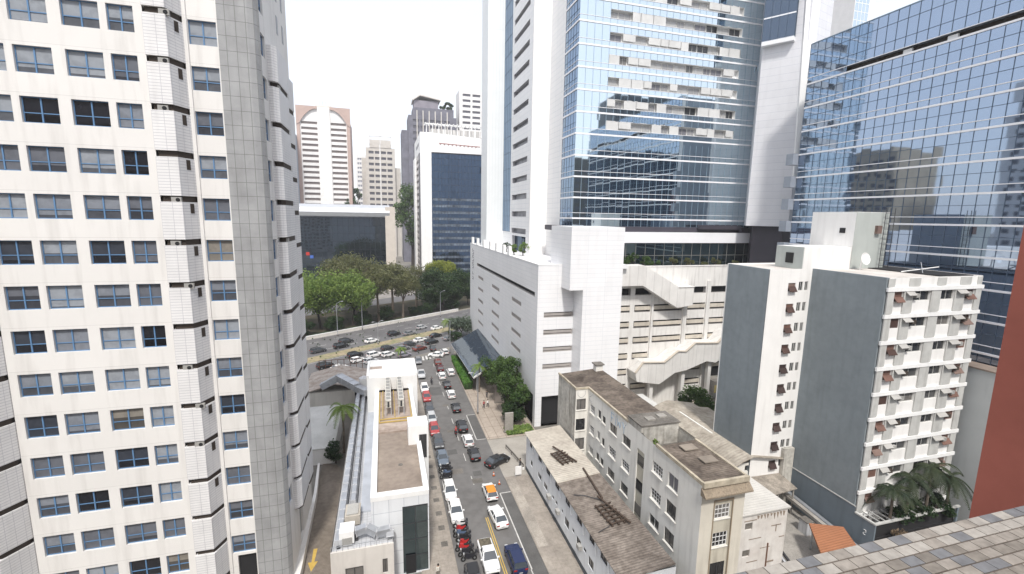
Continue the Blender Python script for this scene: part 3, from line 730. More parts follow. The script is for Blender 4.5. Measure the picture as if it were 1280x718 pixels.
def build_podium():
    T = thing('podium', 'white panelled parking podium with rows of narrow slots along the street', 'building', (45, 100, 0))
    X0, Y0, ZT = 27.1, 78.0, 31.4
    so = [(79.7, 134.9, 25.2, 26.1)]
    for a, b in ((88.3, 95.5), (107.0, 114.8), (125.8, 132.8)):
        for z in (22.55, 19.15, 15.7, 12.35, 9.0): so.append((a, b, z-0.85, z))
    mb = MB()
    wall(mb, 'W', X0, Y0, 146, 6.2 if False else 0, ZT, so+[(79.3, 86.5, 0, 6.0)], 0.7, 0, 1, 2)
    fo = [(28.4, 34.8, z-0.98, z) for z in (22.5, 19.15, 15.8, 12.45)] + [(28.4, 37.5, 0, 6.0)]
    wall(mb, 'S', Y0, X0, 38.0, 0, ZT, fo, 0.8, 0, 1, 2)
    mb.quad((X0, 146, 0), (X0, 146, ZT), (100, 146, ZT), (100, 146, 0))
    mb.box(X0+0.7, 45.9, Y0+0.8, 140, ZT-1.0, ZT-0.25, 0)
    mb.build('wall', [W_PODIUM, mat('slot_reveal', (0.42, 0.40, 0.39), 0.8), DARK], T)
    louvre_slots(T, 'S', Y0+0.0, fo[:4], False)
    louvre_slots(T, 'W', X0, so[1:], False)
    # coping and white posts of the terrace
    c = MB(); c.box(X0-0.05, X0+0.4, Y0-0.05, 146, ZT, ZT+0.12); c.box(X0+0.4, 38, Y0-0.05, Y0+0.4, ZT, ZT+0.12); c.build('coping', WHITE, T)
    for k, y in enumerate((142, 134, 125, 117, 110, 103, 98)):
        MB().box(X0-0.1, X0+0.5, y, y+1.5, ZT+0.12, ZT+2.1).build('post', WHITE, T)
    # big projecting block
    b = MB()
    b.prism([(31.7, 74), (42.1, 74), (42.1, 84), (31.7, 84)], 27.2, 38.5)
    b.prism([(34.3, 74), (42.1, 74), (42.1, 82), (34.3, 82)], 0, 27.2)
    b.build('stair_block', W_PODIUM, T)
    # recessed car-park facade with sunshade flaps
    Y1 = 82.0
    cols = [(43.4, 44.6), (46.3, 48.7), (49.8, 53.5), (54.3, 61.3), (62.5, 67.0), (68.2, 73.5), (74.7, 80.5), (81.7, 87.0), (88, 93)]
    op = [(a, b, 24.45, 25.9) for a, b in cols]; fl = []
    for z in (22.35, 18.95, 15.55, 12.15, 8.75, 5.4):
        for a, b in cols:
            if z < 6 and 66 < a < 76: continue
            if (z < 13 and 54 < a < 60): continue
            op.append((a, b, z-1.5, z)); fl.append((a, b, z-1.5, z))
    op += [(68.9, 73.5, 5.6, 8.0)] if False else []
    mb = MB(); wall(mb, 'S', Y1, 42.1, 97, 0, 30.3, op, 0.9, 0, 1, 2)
    mb.quad((97, Y1, 0), (97, 146, 0), (97, 146, 30.3), (97, Y1, 30.3))
    mb.box(42.1, 97, Y1+0.9, 90, 29.0, 29.4, 0)
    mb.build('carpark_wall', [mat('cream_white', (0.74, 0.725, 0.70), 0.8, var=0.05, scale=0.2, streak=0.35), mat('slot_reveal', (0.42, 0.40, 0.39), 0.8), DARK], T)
    louvre_slots(T, 'S', Y1, fl, True)
    c = MB(); c.box(42.1, 97, Y1-0.1, Y1+0.5, 30.3, 30.5); c.build('coping', mat('cream_white', (1, 1, 1)), T)
    for a, b in ((61.3, 62.5), (53.5, 54.3), (67.0, 68.2)):
        MB().box(a+0.15, b-0.15, Y1-0.35, Y1-0.002, 0, 27.2).build('pier', mat('cream_white', (1, 1, 1)), T)
    # glazed storefront under a white fascia
    curtain(T, 'storefront_glass', 'S', 86.0, 42.3, 96, 29.4, 35.0, 2.3, 2.9, G_DARK, mat('storefront_frame', (0.2, 0.2, 0.19), 0.6), 0.002, mw=0.1)
    c = MB(); c.box(42.15, 98, 85.4, 100, 35.05, 37.3); c.build('fascia', BAND, T)
    c = MB(); c.box(36, 96, 86.6, 100, 37.3, 38.4); c.build('dark_upstand', PURPLE, T)
    return T
build_podium()
# enclosed stairs on the car-park facade
CW = mat('cream_white', (1, 1, 1))
t = thing('enclosed_stair', 'upper white enclosed stair slanting down across the car park facade', 'staircase', (54, 80, 22), group='enclosed stairs of the car park')
MB().prism_y([(42.2, 30.9), (50, 30.9), (58.5, 26.3), (62.1, 26.2), (62.1, 22.4), (58.4, 21.9), (50, 26.8), (42.2, 26.8)], 79.6, 81.95).build('side_wall', mat('cream_panels', (0.72, 0.705, 0.68), 0.8, var=0.05, tile=(1.9, 30, 0.03), tilecol=(0.6, 0.6, 0.6), streak=0.2), t)
MB().box(58.4, 62.2, 79.45, 81.9, 26.22, 26.35).build('cap', CW, t)
t = thing('enclosed_stair', 'lower white enclosed stair climbing to the right across the car park facade', 'staircase', (60, 78, 5), group='enclosed stairs of the car park')
MB().prism_y([(48.8, 8.9), (50.5, 11), (55.5, 10.7), (58.6, 12.9), (60.5, 12.7), (62.7, 14.4), (68.3, 14.1), (70.5, 16.3), (78, 16.3), (78, 14), (71.9, 12.1), (68.3, 9.7), (65.9, 10.2), (61.1, 8.6), (58.2, 8.2), (54.6, 6), (49.3, 7.0)], 78.6, 81.9).build('side_wall', mat('cream_panels', (1, 1, 1)), t)
for x, z in ((60.6, 8.6), (67.2, 9.6), (53.0, 6.2)): MB().box(x, x+0.8, 79.5, 80.4, 0, z).build('pier', CW, t)
mb = MB()
for (a, b) in (((48.8, 8.95), (50.5, 11.05)), ((50.5, 11.05), (55.5, 10.75)), ((55.5, 10.75), (58.6, 12.95)), ((58.6, 12.95), (60.5, 12.75)), ((60.5, 12.75), (62.7, 14.45)), ((62.7, 14.45), (68.3, 14.15)), ((68.3, 14.15), (70.5, 16.35)), ((70.5, 16.35), (78, 16.35))):
    mb.beam((a[0], 78.6, a[1]), (b[0], 78.6, b[1]), 0.5, 0.16)
mb.build('handrail_cap', mat('tan_cap', (0.58, 0.52, 0.44), 0.8), t)

# ------------------------------------------------------------------ glass tower on the podium
def build_glass_tower():
    T = thing('glass_tower', 'tall pale glass tower with white bands rising from the white podium', 'building', (60, 100, 31))
    P = 4.235; ZB = 65.41; ZT = 118; X2, X1, XE = 37.7, 33.5, 84.0
    Yf, Yg, Yp, Yc, Yd, X0 = 88.0, 94.9, 103.7, 121.3, 130.4, 28.95
    zb = [ZB+P*k for k in range(-6, 13)]
    O0, O1 = 44.3, 75.8
    oz = [(z+1.15, z+2.85) for z in zb if z > 55 and z < 104]
    def skip(u, z): return O0 < u < O1 and any(a-0.02 < z < b+0.02 for a, b in oz)
    # glass front: rows cut at the bands
    g = MB(); mm = MB(); n = 32; du = (XE-X2)/n
    edges = []
    for z in zb: edges += [z, z+1.15, z+2.85]
    edges = sorted(e for e in edges if 38.4 < e < ZT)+[ZT]; edges = [38.4]+edges
    us = [X2+(O0-X2)*k/4 for k in range(4)]+[O0+(O1-O0)*k/20 for k in range(21)]+[O1+(XE-O1)*k/5 for k in range(1, 6)]
    for a, b in zip(us[:-1], us[1:]):
        for p, q in zip(edges[:-1], edges[1:]):
            if skip((a+b)/2, (p+q)/2): continue
            j = [random.gauss(0, 0.0011) for _ in range(2)]
            g.quad((a, Yf+j[0]+j[1], p), (b, Yf-j[0]+j[1], p), (b, Yf-j[0]-j[1], q), (a, Yf+j[0]-j[1], q))
    g.build('front_glass', G_FRONT, T)
    for u in us:
        segs = [(38.4, 56)]+[(z-1.4, z+1.13) for z in zb if z > 57]
        if not (O0 < u < O1): segs = [(38.4, ZT)]
        for p, q in segs: mm.box(u-0.03, u+0.03, Yf-0.045, Yf-0.012, p, min(q, ZT))
    mm.build('mullion', MULLP, T)
    curtain(T, 'side_glass', 'W', X2, Yf, Yg, 38.4, ZT, 1.4, P/2, G_WEST, MULL, 0.006, zoff=None or (ZB-P*6-38.4) % (P/2) + 0.001)
    # white bands
    for z in zb:
        if z < 38.3: continue
        b = MB()
        b.box(X2-0.14, XE, Yf-0.14, Yf-0.02, z-0.16, z+0.16); b.box(X2-0.14, X2-0.02, Yf-0.02, Yg, z-0.16, z+0.16)
        b.build('floor_band', BAND, T)
        b = MB()
        b.box(X2-0.09, XE, Yf-0.09, Yf-0.02, z+1.07, z+1.15); b.box(X2-0.09, X2-0.02, Yf-0.02, Yg, z+1.07, z+1.15)
        b.build('thin_band', BAND, T)
    # recessed window zones: white panels and windows
    rng = random.Random(4)
    for a, b in oz:
        back = MB(); back.box(O0, O1, Yf+0.75, Yf+0.85, a, b); back.build('recess_back', WHITE, T)
        fr = MB(); fr.box(O0, O1, Yf+0.0, Yf+0.75, a-0.05, a); fr.box(O0, O1, Yf, Yf+0.75, b, b+0.05)
        fr.box(O0-0.05, O0, Yf, Yf+0.8, a, b); fr.box(O1, O1+0.05, Yf, Yf+0.8, a, b); fr.build('recess_frame', WHITE, T)
        x = O0+0.1
        while x < O1-1.5:
            w = rng.choice((2.4, 2.9, 1.9, 2.9)); x1 = min(x+w, O1-0.1)
            r = rng.random()
            if r < 0.48: MB().box(x, x1-0.12, Yf+0.02, Yf+0.10, a+0.02+(0.35 if rng.random() < 0.35 else 0), b-0.02).build('white_blind', mat('panel_offwhite', (0.60, 0.60, 0.59), .6, var=.08), T)
            elif r < 0.9: window(T, 'S', Yf+0.05, x, x1-0.15, a+0.1, b-0.25, 0.65, 'grey', PANE_GREY)
            else: window(T, 'S', Yf+0.05, x, x1-0.15, a+0.1, b-0.05, 0.65, 'grey', PANE_DARK)
            x = x1
    # top loggia
    # stepped white piers and slotted wall on the street side
    def solid(x0, x1, y0, y1, nm='pier', z0=30.6, m=W_PANEL): return MB().box(x0, x1, y0, y1, z0, ZT).build(nm, m, T)
    MB().box(X2+0.02, 50, Yg, 128, 30.4, ZT).build('core', W_PANEL, T)
    solid(X2-0.0, X2+0.3, Yg+0.0, Yp, 'side_pier', m=W_PANEL)
    MB().box(X1, X2+0.01, Yp, Yp+0.6, 30.4, ZT).build('return_wall', mat('plain_white_panels', (0.80, 0.79, 0.78), 0.45, var=0.02), T)
    wz = [41.5+4.35*k for k in range(-1, 17)]
    sl = [(106.7, 119.6, z-1.35, z) for z in wz]+[(106.7, 119.0, 31.0, 35.2)]
    mb = MB(); wall(mb, 'W', X1, Yp+0.6, Yc, 30.4, ZT, sl, 0.9, 0, 1, None); mb.build('slotted_wall', [W_PANEL, mat('slot_reveal2', (0.5, 0.5, 0.52), 0.7)], T)
    for s_ in sl[:-1]:
        w_ = MB(); w_.quad((X1+0.85, s_[1], s_[2]), (X1+0.85, s_[0], s_[2]), (X1+0.85, s_[0], s_[3]), (X1+0.85, s_[1], s_[3])); w_.build('strip_window', mat('strip_pane', (0.28, 0.28, 0.31), 0.3, var=0.25, scale=0.6), T)
    w_ = MB(); w_.quad((X1+0.85, 119, 31), (X1+0.85, 106.7, 31), (X1+0.85, 106.7, 35.2), (X1+0.85, 119, 35.2)); w_.build('lobby_glass', G_NAVY, T)
    curtain(T, 'slot_glass', 'W', X1+0.3, Yc, Yd, 36, ZT, 1.8, 4.3, G_WEST, MULL, 0.004)
    MB().box(X1+0.32, 50, Yc, Yd, 30.4, 36).build('pier', W_PANEL, T)
    MB().box(X0, 52, Yd, Yd+8, 30.4, ZT).build('end_pier', mat('vertical_panels', (0.78, 0.80, 0.80), 0.45, var=0.02, tile=(0.9, 60, 0.03), tilecol=(0.8, 0.83, 0.83)), T)
    # roof and rear so the volume is closed
    MB().box(X2+0.3, XE, 128.01, 128.4, 30.4, ZT).build('rear_wall', W_PANEL, T)
    MB().box(XE-0.3, XE, Yf+0.9, 128, 38.4, ZT).build('east_wall', W_PANEL, T)
    MB().box(X2+0.1, XE-0.3, Yf+0.9, 128, 38.0, 38.4).build('underside', W_PANEL, T)
    MB().box(X2, XE, Yf, 128.4, ZT, ZT+0.8).build('roof', W_PANEL, T)
    # opened panes on the glass front
    for x, z in ((80.3, 72.6), (80.8, 69.9)):
        o = MB(); o.prism_x([(Yf-0.06, z+1.6), (Yf-0.12, z+1.6), (Yf-0.62, z), (Yf-0.56, z)], x, x+1.4); o.build('open_pane', G_FRONT, T)
PANE_GREY = mat('pane_grey', (1, 1, 1), 0.2, var=0.1, objrand=[(0, (0.38, 0.38, 0.38)), (0.5, (0.28, 0.28, 0.29)), (0.8, (0.16, 0.16, 0.18))])
build_glass_tower()

# ------------------------------------------------------------------ angled white slab tower
def build_slab():
    T = thing('slab_tower', 'white panelled slab tower standing at an angle between the two glass towers', 'building', (80, 80, 39))
    poly = [(80.5, 75.5), (76.0, 82.1), (84, 92), (92, 92), (88, 77.5)]
    MB().prism(poly, 39.0, 122).build('wall', mat('slab_panels', (0.66, 0.66, 0.68), 0.45, var=0.03, tile=(6.0, 1.45, 0.03), tilecol=(0.72, 0.74, 0.78), streak=0.08), T)
    MB().prism([(81.2, 77.5), (78.0, 82.3), (84, 90), (90, 90), (88, 79)], 30, 39).build('base_core', PURPLE, T)
    # slanting white fin on the corner
    m_ = MB(); i = 0
    m_.v = [(80.1, 75.2, 39), (82.2, 75.35, 39), (83.2, 75.6, 122), (77.6, 77.8, 122), (80.3, 75.9, 39), (82.2, 76.0, 39), (83.2, 76.6, 122), (78.2, 79.0, 122)]
    m_.v[0] = (80.35, 75.25, 47); m_.v[1] = (81.2, 75.2, 47); m_.v[4] = (80.45, 75.75, 47); m_.v[5] = (81.2, 75.8, 47)
    m_.v[3] = (78.9, 77.2, 122); m_.v[7] = (79.3, 78.2, 122); m_.v[2] = (82.8, 74.9, 122); m_.v[6] = (82.8, 75.9, 122)
    m_.f = [(0, 1, 2, 3), (7, 6, 5, 4), (0, 4, 5, 1), (1, 5, 6, 2), (2, 6, 7, 3), (3, 7, 4, 0)]; m_.m = [0]*6
    m_.build('fin', WHITE, T)
    # projecting glazed box high on the face
    d = (Vector((76.0, 82.1, 0))-Vector((80.5, 75.5, 0))).normalized(); nrm = Vector((-d.y, d.x, 0)); nrm = nrm if nrm.y < 0 else -nrm
    a = Vector((80.5, 75.5, 0))+d*2.3; b = Vector((76, 82.1, 0))
    q = [a+nrm*1.3, b+nrm*1.3, b-nrm*0.1, a-nrm*0.1]
    MB().prism([(v.x, v.y) for v in q], 75.2, 76.0).build('box_sill', W_PANEL, T)
    MB().prism([(v.x, v.y) for v in q], 76.0, 96).build('glazed_box', G_NAVY, T)
    for z in (80.3, 84.6, 88.9):
        MB().prism([(v.x, v.y) for v in [a+nrm*1.36, b+nrm*1.36, b+nrm*1.31, a+nrm*1.31]], z-0.12, z+0.12).build('band', BAND, T)
    for k in range(5):
        p = a.lerp(b, k/4)+nrm*1.33; MB().beam((p.x, p.y, 76), (p.x, p.y, 96), 0.07, 0.07).build('mullion', MULL, T)
build_slab()

# ------------------------------------------------------------------ blue glass office building on the right
def build_blue_glass():
    T = thing('glass_building', 'broad blue reflective glass office building with thin white bands on the right', 'building', (90, 50, 0))
    X, Y0, Y1, ZT, P = 75.0, 14.0, 69.6, 71.6, 4.13
    zb = [64.75-P*k for k in range(0, 16)]
    g = MB(); n = 38; du = (Y1-Y0)/n
    ed = []
    for z in zb: ed += [z, z+1.05, z+2.6]
    ed = sorted(e for e in ed if 0.4 < e)+[69.9, ZT]; ed = [0.3]+ed
    dark = (zb[0]+1.05-1.05, zb[0]+1.05)
    for i in range(n):
        a, b = Y0+du*i, Y0+du*(i+1)
        for p, q in zip(ed[:-1], ed[1:]):
            if abs(p-zb[0]) < 0.01 and b < 63.2: continue
            j = [random.gauss(0, 0.0016) for _ in range(2)]
            g.quad((X+j[0]+j[1], b, p), (X-j[0]+j[1], a, p), (X-j[0]-j[1], a, q), (X+j[0]-j[1], b, q))
    g.build('west_glass', G_SIDE, T)
    m_ = MB()
    for i in range(n+1):
        y = Y0+du*i; m_.box(X-0.05, X-0.015, y-0.03, y+0.03, 0.3, zb[0]-0.1); m_.box(X-0.05, X-0.015, y-0.03, y+0.03, zb[0]+1.1, ZT)
    for e in ed:
        if not any(abs(e-z) < 0.01 for z in zb): m_.box(X-0.05, X-0.012, Y0, Y1, e-0.03, e+0.03)
    m_.build('mullion', MULL, T)
    # open dark terrace strip
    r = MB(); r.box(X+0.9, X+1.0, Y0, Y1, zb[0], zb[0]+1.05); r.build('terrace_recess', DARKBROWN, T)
    for y in (28, 33.5, 36, 47, 52.6): MB().box(X+0.3, X+0.6, y, y+1.2, zb[0]+0.02, zb[0]+0.8).build('terrace_item', WHITE, T)
    for z in zb:
        b = MB(); b.box(X-0.16, X-0.02, Y0, Y1, z-0.13, z+0.13); b.build('floor_band', BAND, T)
        b = MB(); b.box(X-0.10, X-0.02, Y0, Y1, z+1.0, z+1.1); b.build('thin_band', BAND, T)
    MB().box(X+1.0, 125, Y0, Y1, 0, ZT-0.2).build('volume', mat('office_grey', (0.3, 0.34, 0.4), 0.5), T)
    MB().box(X, X+1.0, Y1-0.05, Y1, 0, ZT).build('end_trim', BAND, T); MB().box(X-0.05, X+1.2, Y0, Y1, ZT, ZT+0.15).build('roof_edge', MULLP, T)
    for z in zb[3:12]: MB().box(X-1.3, X+0.5, Y1+0.02, Y1+1.6, z-1.8, z+0.2).build('corner_balcony', mat('balcony_blue', (0.28, 0.31, 0.36), 0.4), T)
build_blue_glass()
t = thing('neighbour_tower', 'narrow glass and white tower seen above the blue glass building', 'building', (250, 205, 0))
MB().box(241, 252, 200, 215, 0, 178).build('wall', FAR3, t)
curtain(t, 'glass_strip', 'S', 199.9, 241.2, 251, 60, 177, 2.5, 4.3, G_FRONT, BAND, 0.01, mw=0.25)
MB().box(252, 259, 203, 215, 0, 178).build('side_pier', FAR3, t)
# ------------------------------------------------------------------ long low house row along the pavement
def build_low_row():
    T = thing('terraced_house', 'long low two-storey pale blue building with a corrugated roof, half pale and half brown', 'building', (24, 48, 0))
    X0, X1, Y0, Y1, Z = 20.98, 27.0, 34.0, 64.0, 6.15
    up = [(56.7, 58.3), (53.3, 54.9), (49.9, 51.5), (46.4, 47.9), (42.9, 44.4), (39.7, 41.0), (36.8, 38.3), (61.0, 62.3)]
    lo = [(56.7, 58.3, 2.3, 3.15), (54.2, 55.7, 2.3, 3.15), (51.7, 52.4, 2.7, 3.2), (50.4, 51.2, 2.7, 3.2), (48.5, 49.1, 2.9, 3.4), (46.5, 47.9, 2.0, 3.15), (44.9, 45.6, 2.7, 3.2), (43.0, 44.3, 2.0, 3.15), (41.6, 42.3, 2.7, 3.2), (39.7, 41.0, 2.0, 3.15), (60.8, 61.8, 2.2, 3.1)]
    op = [(a, b, 4.95, 5.85) for a, b in up]+lo
    mb = MB(); wall(mb, 'W', X0, Y0, Y1, 0, Z, op, 0.2)
    wall(mb, 'S', Y0, X0, X1, 0, Z); mb.quad((X1, Y1, 0), (X0, Y1, 0), (X0, Y1, Z), (X1, Y1, Z)); wall(mb, 'E', X1, Y0, Y1, 0, Z)
    mb.build('wall', LOWWALL, T)
    for a, b in up: window(T, 'W', X0, a, b, 4.95, 5.85, 0.2, 'dark', PANE_DARK)
    for q in lo: window(T, 'W', X0, *q, 0.2, 'dark', PANE_DARK)
    MB().box(X0-0.05, X0-0.003, Y0, Y1, 0.14, 0.75).build('plinth', mat('dark_plinth', (0.09, 0.10, 0.11), 0.9), T)
    b = MB(); b.prism([(X0-0.28, 50.0), (X1-0.3, 50.0), (X1-0.3, Y1+0.3), (X0-0.28, Y1+0.3)], [6.22, 6.75, 6.75, 6.22], [6.32, 6.85, 6.85, 6.32]); b.build('pale_roof', ROOF_PALE, T)
    b = MB(); b.prism([(X0-0.28, Y0-0.3), (X1-0.3, Y0-0.3), (X1-0.3, 50.0), (X0-0.28, 50.0)], [6.18, 6.7, 6.7, 6.18], [6.26, 6.79, 6.79, 6.26]); b.build('brown_roof', ROOF_LOW, T)
    for a, c in up: MB().box(X0-0.12, X0-0.004, a-0.6, a-0.25, 4.6, 6.05).build('pilaster', LOWWALL, T)
    for (y, z) in ((54.9-2.2, 2.2), (42.6, 2.4), (49.4, 2.2)): MB().box(X0-0.45, X0-0.003, y, y+0.7, z, z+0.5).build('air_conditioner', ACM, T)
build_low_row()
def timber_frame(label, cx, cy, z, w, l, tilt, seed):
    rng = random.Random(seed); t = thing('timber_frame', label, 'timber frame', (cx, cy, z), group='timber frames lying on the low roof')
    c, s = cos(tilt), sin(tilt)
    P = lambda u, v, h: (cx+u*c-v*s, cy+u*s+v*c, z+h)
    for k in range(3): MB().beam(P(-w/2+w*k/2, -l/2, 0.1), P(-w/2+w*k/2+rng.uniform(-.1, .1), l/2, 0.12), 0.16, 0.16).build('rail', WOOD, t)
    for k in range(6): MB().beam(P(-w/2-rng.uniform(0.1, .4), -l/2+l*(k+.3)/6, 0.26), P(w/2+rng.uniform(0.1, .5), -l/2+l*(k+.5)/6, 0.28), 0.15, 0.12).build('slat', WOOD, t)
    MB().beam(P(w/2+0.3, -l/2-0.5, 0.4), P(w/2-0.5, l/2+1.2, 0.35), 0.2, 0.16).build('loose_beam', WOOD, t)
timber_frame('rack of dark timbers on the pale half of the low roof', 23.3, 55.0, 6.6, 1.5, 3.3, 0.18, 1)
timber_frame('rack of dark timbers on the brown half of the low roof', 24.0, 42.2, 6.62, 1.6, 3.8, 0.1, 2)
t = MB().beam((25.0, 51.6, 6.85), (24.5, 45.0, 6.8), 0.2, 0.18).build('plank', WOOD); tag(t, 'long dark plank lying across the joint of pale and brown roof', 'plank')
t = MB().tube([(21.6, 46.8, 6.55), (22.8, 46.2, 6.65), (24.2, 44.8, 6.75)], 0.05, 6).build('cable', DARKMETAL); tag(t, 'black cable trailing over the brown corrugated roof', 'cable')
t = MB().tube([(21.6, 40.1, 6.42), (23.0, 40.5, 6.55), (24.1, 41.1, 6.7)], 0.05, 6).build('cable', DARKMETAL); tag(t, 'shorter black cable below the timber rack on the brown roof', 'cable')

# ------------------------------------------------------------------ four-storey old block
def build_old_block():
    T = thing('apartment_block', 'old stained four-storey block with mouldy brown corrugated roofs and a cream end wall', 'building', (31, 48, 0))
    XW, XE, YS, YM, YN, Z = 29.0, 34.1, 33.6, 59.2, 66.2, 14.75
    w = []
    for y0, y1, z0, z1, st in ((56.8, 58.3, 11.5, 12.75, 'grid'), (54.9, 55.8, 11.8, 13.0, 'dark'), (53.5, 54.4, 11.7, 12.7, 'dark'), (50.3, 52.2, 11.5, 12.75, 'dark'), (46.8, 48.7, 11.5, 12.75, 'dark'),
                               (56.8, 58.2, 8.3, 9.55, 'grid'), (54.9, 55.8, 8.6, 9.8, 'grey'), (53.5, 54.3, 8.4, 9.5, 'dark'), (50.3, 52.2, 8.1, 9.4, 'grid'), (46.8, 48.6, 8.2, 9.4, 'grid'),
                               (50.3, 52.2, 5.0, 6.25, 'dark'), (46.8, 48.6, 5.0, 6.3, 'dark'), (54.9, 55.8, 5.4, 6.5, 'dark'), (53.5, 54.4, 5.4, 6.4, 'dark'), (56.8, 58.2, 5.2, 6.3, 'grey'),
                               (40.0, 41.9, 11.5, 12.8, 'grid'), (40.0, 41.9, 8.2, 9.55, 'grid'), (40.0, 41.9, 5.0, 6.3, 'white'),
                               (37.25, 38.95, 11.5, 13.15, 'grey'), (37.25, 38.95, 8.3, 10.0, 'dark'), (37.25, 38.95, 5.0, 6.7, 'dark')):
        w.append((y0, y1, z0, z1, st))
    strip = (43.65, 45.25, 3.0, 12.6)
    mb = MB(); wall(mb, 'W', XW, YS, YM, 0, Z, [q[:4] for q in w]+[strip], 0.22)
    mb.build('street_wall', OLDWALL, T)
    for q in w: window(T, 'W', XW, *q[:4], 0.22, q[4], PANE_DARK if q[4] != 'grey' else PANE_GREY, sill=True)
    s = MB()
    for z in (3.0, 4.9, 8.2, 11.4): s.box(XW+0.15, XW+0.22, 43.65, 45.25, z, z+ (0.25 if z == 3.0 else 1.9)-0.2)
    MB().box(XW+0.14, XW+0.24, 43.65, 45.25, 3.0, 12.6).build('stair_panel', mat('beige_panel', (0.50, 0.47, 0.39), 0.8, var=0.08, streak=0.2), T)
    for z in (4.2, 7.3, 10.6): MB().box(XW+0.08, XW+0.139, 43.7, 45.2, z, z+1.35).build('stair_window', PANE_DARK, T)
    # north wing end with three windows and mouldy flank
    mb = MB(); op = [(27.15, 28.65, 11.55, 13.25), (27.15, 28.65, 8.25, 10.1), (27.15, 28.65, 5.1, 7.0)]
    wall(mb, 'S', YM, 27.0, XW, 0, Z, op, 0.22); mb.build('wing_wall', W_OLD, T)
    for q in op: window(T, 'S', YM, *q, 0.22, 'dark', PANE_DARK, sill=True)
    mb = MB(); wall(mb, 'W', 27.0, YM, YN, 0, Z); mb.build('flank_wall', OLDDIRTY, T)
    mb = MB(); mb.quad((XE, YN, 0), (27.0, YN, 0), (27.0, YN, Z), (XE, YN, Z)); wall(mb, 'E', XE, YS, YN, 0, Z); mb.build('rear_wall', OLDDIRTY, T)
    # cream end wall
    op = [(30.75, 32.5, 10.8, 12.3), (30.75, 32.5, 7.7, 9.25), (30.75, 32.5, 4.2, 5.9)]
    mb = MB(); wall(mb, 'S', YS, XW, XE, 0, Z, [(30.55, 32.7, 0.5, 12.75)], 0.12)
    mb.build('end_wall', CREAM, T)
    mb = MB(); wall(mb, 'S', YS+0.12, 30.55, 32.7, 0.5, 12.75, op, 0.15); mb.build('window_bay', mat('cream_dirty', (0.56, 0.52, 0.43), 0.85, var=0.1, streak=0.5), T)
    window(T, 'S', YS+0.12, *op[0], 0.15, 'grid', PANE_DARK, sill=True); window(T, 'S', YS+0.12, *op[1], 0.15, 'grid', PANE_DARK, sill=True); window(T, 'S', YS+0.12, *op[2], 0.15, 'dark', PANE_DARK, sill=True)
    b = MB()
    for x in (30.45, 32.68): b.box(x, x+0.1, YS-0.06, YS+0.02, 0.5, 12.85)
    b.box(30.45, 32.78, YS-0.07, YS+0.01, 12.75, 12.95); b.build('bay_frame', mat('brown_trim', (0.30, 0.24, 0.17), 0.9, streak=0.4), T)
    # cornice with sloping tiled hood
    b = MB(); b.prism_x([(YS-0.75, 13.75), (YS-0.75, 13.9), (YS-0.05, 14.55), (YS, 14.55), (YS, 13.75)], XW-0.2, XE+0.25); b.build('cornice', mat('mossy_tiles', (0.33, 0.27, 0.20), 0.95, var=0.2, fine=0.5), T)
    b = MB(); b.box(XW-0.1, XE+0.1, YS-0.3, YS, 14.6, 15.15); b.box(XW-0.12, XW+0.14, YS, 41.4, 14.75, 15.1); b.box(XE-0.14, XE+0.12, YS, 41.4, 14.75, 15.1)
    b.build('parapet', mat('stained_coping', (0.50, 0.44, 0.34), 0.9, var=0.2, scale=0.8, streak=0.4), T)
    b = MB(); b.box(XW-0.1, XW+0.14, 47.6, YM-0.1, 14.75, 15.05); b.box(26.9, 27.14, YM-0.1, YN, 14.75, 15.05); b.box(27.14, XW+0.14, YM-0.1, YM+0.14, 14.75, 15.05)
    b.build('parapet', mat('stained_coping', (1, 1, 1)), T)
    b = MB(); b.prism([(XW+0.14, YS+0.0), (XE-0.14, YS), (XE-0.14, 41.4), (XW+0.14, 41.4)], 14.5, [14.7, 14.95, 14.95, 14.7]); b.build('roof', ROOF_OLD, T)
    b = MB(); b.prism([(XW+0.14, 47.6), (XE+0.15, 47.6), (XE+0.15, YN+0.1), (27.14, YN+0.1), (27.14, YM+0.14), (XW+0.14, YM+0.14)], 14.5, [14.95, 15.25, 15.25, 14.75, 14.75, 14.95]); b.build('roof', ROOF_OLD, T)
    # stair head and open light well
    b = MB(); b.box(XW-0.004, XE+0.05, 44.6, 47.6, 14.75, 15.55); b.box(XW+0.3, XE-0.01, 44.6, 44.8, 13.0, 14.75); b.build('stair_head', OLDDIRTY, T)
    b = MB(); b.box(XW-0.1, XE+0.2, 44.5, 47.7, 15.55, 15.72); b.build('stair_head_roof', CONCDARK, T)
    b = MB(); b.box(XW+0.23, XE-0.01, 41.4, 44.6, 12.8, 13.0); b.build('light_well_floor', CONCDARK, T)
    b = MB(); b.box(XW+0.23, XE-0.01, 41.2, 41.4, 12.8, 14.69); b.box(XW+0.3, XW+0.36, 44.2, 44.55, 13, 14.6); b.build('light_well_wall', OLDDIRTY, T)
    for x, y in ((30.4, 45.9), (32.3, 46.3)): MB().box(x, x+1.1, y-0.4, y+0.5, 15.72, 15.9).build('hatch', CONC, T)
    for (x, y) in ((31.2, 39.3), (31.6, 36.6)):
        b = MB(); b.box(x, x+1.7, y, y+1.2, 14.98, 15.1); b.build('roof_patch', mat('patched_sheet', (0.27, 0.23, 0.19), 0.95, var=0.15), T)
    b = MB(); b.box(33.0, 34.2, 64.9, 66.0, 15.0, 16.2); b.box(32.8, 34.4, 64.7, 66.2, 16.2, 16.4, 1); b.build('chimney', [W_OLD, CONCDARK], T)
build_old_block()
t = thing('lean_to_wall', 'white peeling annex with a pale sloping sheet roof beside the cream end wall', 'building', (38, 38, 0))
